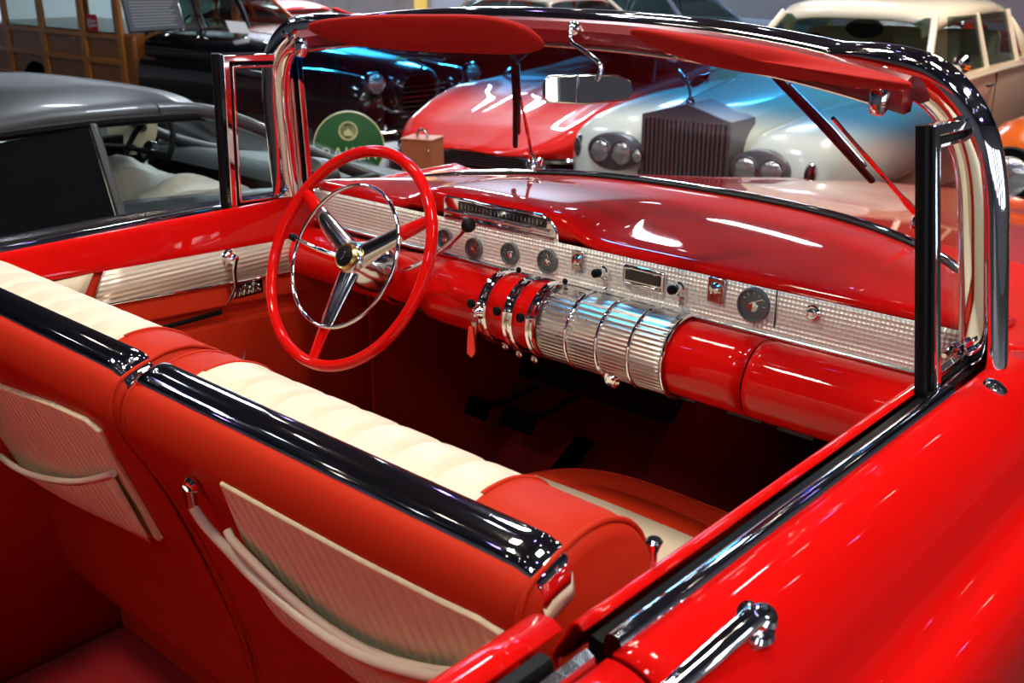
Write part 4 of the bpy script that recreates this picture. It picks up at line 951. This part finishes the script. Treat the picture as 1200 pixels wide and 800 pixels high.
# --- red sports car with a pointed nose
vt = empty('sports_car', (-4.42, 4.66, G), 'bright red low sports car with a pointed nose and dark grille opening', 'car', math.radians(13), local=True)
rows = []
for y, w, zb, zs, zc, fp_ in ((-.24, .30, .47, .485, .49, 0), (-.18, .50, .45, .50, .51, 0), (-.06, .68, .43, .53, .54, .015), (.20, .82, .38, .59, .61, .05), (.6, .88, .30, .65, .68, .10), (1.0, .90, .28, .72, .75, .10), (1.5, .88, .25, .76, .80, .06), (2.0, .86, .22, .80, .84, .03), (2.8, .86, .22, .82, .84, .02), (3.5, .90, .25, .82, .84, .06), (4.2, .78, .35, .74, .76, .02)):
    row = []
    for k in range(33):
        u = -1+k/16; a = abs(u)
        if a > .8: t = (a-.8)/.2; x = w*(1-.06*t*t); z = lerp(zs-.03, zb, t)
        elif a > .62: t = (a-.62)/.18; x = w*lerp(.86, 1, t**.7); z = zs+fp_*(1-t)**.8-.03*t
        else: t = a/.62; x = w*.86*t; z = lerp(zc, zs-.01, t**2)+fp_*max(0, (t-.62)/.38)**1.5+.018*math.exp(-((t-.25)/.08)**2)*(1 if .3 < y < 1.9 else .3)
        row.append((math.copysign(x, u), y, z))
    rows.append(row)
rs = []
for i in range(len(rows)-1):
    for t in lin(0, 1, 5)[:-1]: rs.append([tuple(lerp(p[c], q[c], t) for c in range(3)) for p, q in zip(rows[i], rows[i+1])])
rs.append(rows[-1])
vb = B().grid(rs, caps=False).build('body', M['vred'], vt, solid=.02, sub=1, ang=70)
B().box((0, .14, .36), (1.30, .10, .14)).build('grille_opening', M['black'], vt, bev=.02)
b_ = B()
for k in range(6): b_.box((0, .08, .31+.02*k), (1.2, .01, .005))
b_.build('grille_bars', M['worn'], vt)
for s in (1, -1):
    B().tube(cr([(s*.86, .42, .40), (s*.78, .08, .41), (s*.45, -.02, .42), (s*.30, .06, .43)], 4), .026, 8).build('bumper', M['chrome'], vt)
    lamp(vt, (s*.52, .07, .36), .04, name='turn_lamp')
    B().tube([(s*.885, .7, .55), (s*.90, .9, .56)], .018, 8).build('marker_lamp', M['lens'], vt)
B().box((0, .30, .22), (1.5, .4, .12)).build('lower_valance', M['black'], vt, bev=.03)
B().box((0, 2.2, .32), (1.6, 3.6, .2)).build('underbody', M['black'], vt)
B().prism([(-.72, 1.75, .82), (.72, 1.75, .82), (.55, 2.25, 1.14), (-.55, 2.25, 1.14)], (0, .006, 0)).build('windshield', M['carglass'], vt)
B().tube(cr([(-.74, 1.73, .82), (-.56, 2.25, 1.15), (.56, 2.25, 1.15), (.74, 1.73, .82)], 1), .016, 8).build('windshield_frame', M['chrome'], vt)
rows = [[(w*math.copysign(abs(math.cos(q))**.6, math.cos(q)), y, z-.12+.12*abs(math.sin(q))**.7) for q in lin(0, PI, 19)] for y, w, z in ((2.25, .56, 1.16), (2.6, .58, 1.19), (3.0, .56, 1.15), (3.5, .50, .98), (3.8, .42, .86))]
B().grid(rows).build('roof', M['vred'], vt, solid=.02, ang=60)
wheels(vt, (-.74, .74), (.85, 3.2), .32, .2)

# --- orange hot-rod at the right edge
oc = empty('roadster_car', (.04, 4.9, G), 'orange car with large round chrome-rimmed headlights at the right edge', 'car', math.radians(4), local=True); ORG[oc.name] = V((0, 0, 0))
st = smooth_st([(.15, .22, .40, .72, .86), (.3, .30, .38, .80, .93), (1.0, .42, .36, .88, 1.0), (1.9, .60, .34, .96, 1.06), (3.0, .66, .34, .95, 1.0), (4.0, .55, .38, .85, .92)])
B().grid(body(st), caps=True).build('body', M['orange'], oc, ang=60)
b_ = B()
for k in range(13): b_.box((-.17+k*.028, .12, .62), (.008, .03, .46))
b_.build('grille', M['chrome'], oc)
for s in (1, -1):
    rows = []
    for y, w, zb, zt in ((.02, .10, .42, .78), (.1, .19, .36, .90), (.4, .24, .34, .98), (.9, .24, .36, .97), (1.4, .20, .36, .78), (2.2, .14, .34, .46)):
        rows.append([(s*(.62+w*math.copysign(abs(math.cos(a))**.75, math.cos(a))), y, (zb+zt)/2+(zt-zb)/2*math.copysign(abs(math.sin(a))**.75, math.sin(a))) for a in lin(0, 2*PI*23/24, 24)])
    fd = B().grid(rows, cv=True, caps=True).build('front_fender', M['orange'], oc, ang=60)
    lamp(fd, (s*.60, -.02, .72), .125)
    B().rev([(.155, .03), (.162, .0), (.15, -.04)], (s*.60, -.01, .72), (0, -1, 0), 30).build('lamp_recess', M['black'], fd)
B().tube(cr([(-.85, .2, .42), (-.6, -.12, .42), (0, -.2, .42), (.6, -.12, .42), (.85, .2, .42)], 5), .05, 8).build('front_bumper', M['chrome'], oc)
B().prism([(-.5, 1.9, 1.04), (.5, 1.9, 1.04), (.45, 2.05, 1.36), (-.45, 2.05, 1.36)], (0, .006, 0)).build('windshield', M['carglass'], oc)
wheels(oc, (-.68, .68), (.72, 3.4), .36, .2)

# --- standing sign, wooden box on its post
sx = -3.85; sc = at(409, 172, x=sx); sr = abs(at(450, 172, x=sx).y-at(366, 172, x=sx).y)/2
vd = (CAM-sc); vd.z = 0; vd.normalize(); su = V((0, 0, 1)).cross(vd).normalized(); sv = V((0, 0, 1)); sr = ((at(450, 172, x=sx)-at(366, 172, x=sx)).dot(su))/2
sg_ = empty('round_sign', (sc.x, sc.y, G), 'round green sign with crest and yellow letters on a stand behind the steering wheel', 'sign')
k = B().rev([(0, -.012), (sr, -.012), (sr, .010), (sr*.97, .012), (0, .012)], sc, vd, 48).build('sign_board', M['green'], sg_)
B().rev([(sr*1.0, .010), (sr*1.0, .016), (sr*.965, .016), (sr*.965, .010)], sc, vd, 48).build('sign_border', M['yellow'], k)
cc = sc+sv*sr*.45
B().rev([(sr*.27, .012), (sr*.27, .016), (sr*.23, .016), (sr*.23, .012)], cc, vd, 36).build('crest_ring', M['yellow'], k)
cw = [(-.10, -.10), (.10, -.10), (.13, .03), (.06, -.02), (.045, .08), (0, .02), (0, .17), (0, .02), (-.045, .08), (-.06, -.02), (-.13, .03)]
cw = [(-.11, -.13), (.11, -.13), (.13, -.02), (.07, -.01), (.05, .07), (.02, .04), (0, .15), (-.02, .04), (-.05, .07), (-.07, -.01), (-.13, -.02)]
B().prism([cc+su*a*sr+sv*c*sr+vd*.012 for a, c in cw], vd*.004).build('crest', M['yellow'], k)
text('sign_lettering', 'BAKER', sr*.52, sc-sv*sr*.20+vd*.014, su, sv, M['yellow'], k)
B().tube([(sc.x-vd.x*.03, sc.y-vd.y*.03, G+.02), (sc.x-vd.x*.03, sc.y-vd.y*.03, sc.z)], .018, 10).build('stand_pole', M['dark'], sg_)
B().rev([(.20, 0), (.20, .02), (.05, .035), (0, .035)], (sc.x-vd.x*.03, sc.y-vd.y*.03, G), (0, 0, 1), 32).build('stand_base', M['dark'], sg_)
bx = at(496, 200, x=-3.3); hh = .135
bo = empty('wooden_box', (bx.x, bx.y, G), 'orange-brown wooden box with a top handle on a dark pedestal', 'box', 0)
zt = at(496, 162, x=-3.3).z; zb = at(496, 212, x=-3.3).z-.05; rot = Matrix.Rotation(math.radians(22), 3, 'Z')
bb = B().box((bx.x, bx.y, (zt+zb)/2), (.20, .17, zt-zb), rot).build('box_body', M['boxw'], bo, bev=.004)
B().box((bx.x, bx.y, zt+.003), (.206, .176, .012), rot).build('box_lid', M['boxw'], bo, bev=.003)
B().tube(cr([V((bx.x, bx.y, zt))+rot @ V((-.035, 0, 0)), V((bx.x, bx.y, zt+.045))+rot @ V((-.02, 0, 0)), V((bx.x, bx.y, zt+.045))+rot @ V((.02, 0, 0)), V((bx.x, bx.y, zt))+rot @ V((.035, 0, 0))], 4), .008, 8).build('box_handle', M['worn'], bo)
B().rev([(.008, 0), (.009, .006), (0, .008)], V((bx.x, bx.y, zt-.05))+rot @ V((.075, -.085, 0)), rot @ V((0, -1, 0)), 12).build('box_latch', M['chrome'], bb)
B().box((bx.x, bx.y, (G+zb)/2), (.26, .24, zb-G), rot).build('pedestal', M['dark'], bo, bev=.01)

# --- placard in front of the wagon, paper on its cowl, round sticker
a, b4, c4, d4 = [at(px, py, y=None, x=-8.55) for px, py in ((140, -10), (205, -10), (216, 34), (152, 38))]
pc_ = (a+b4+c4+d4)/4
pl = tag(B().prism([a, b4, c4, d4], (-.015, 0, 0)).build('placard', M['slate']), 'grey information placard in a metal frame leaning before the wagon windshield', 'placard')
B().tube([a, b4, c4, d4], .016, 8, closed=True).build('placard_frame', M['chrome'], pl)
b_ = B()
for k in range(9):
    p, q = a.lerp(d4, .25+.075*k), b4.lerp(c4, .25+.075*k); p2, q2 = p.lerp(q, .10), p.lerp(q, .92-.12*((k*37) % 5)/5)
    b_.prism([p2+V((.002, 0, 0)), q2+V((.002, 0, 0)), q2+V((.002, 0, -.012)), p2+V((.002, 0, -.012))], (.002, 0, 0))
b_.build('printed_lines', M['slate2'], pl)
q = [at(px, py, x=-8.5) for px, py in ((264, 24), (287, 26), (294, 40), (270, 38))]
tag(B().prism(q, (-.003, 0, 0)).build('paper_sheet', M['paper']), 'white paper card lying against the wagon windshield', 'paper')

sk = at(108, 27, y=4.755); r_ = .11
st_ = empty('window_sticker', (sk.x, sk.y, sk.z-r_), 'small red square sticker with a white ring on the wagon side window', 'sticker')
B().box(sk, (2.2*r_, .006, 1.7*r_)).build('sticker_card', M['redplain'], st_, bev=.002)
b_ = B().rev([(r_*.45, .004), (r_*.45, .007), (r_*.28, .007), (r_*.28, .004)], sk+V((-.35*r_, 0, 0)), (0, -1, 0), 24)
b_.box(sk+V((.5*r_, -.005, .2*r_)), (.6*r_, .004, .2*r_)).box(sk+V((.5*r_, -.005, -.2*r_)), (.6*r_, .004, .2*r_)); b_.build('sticker_mark', M['paper'], st_)
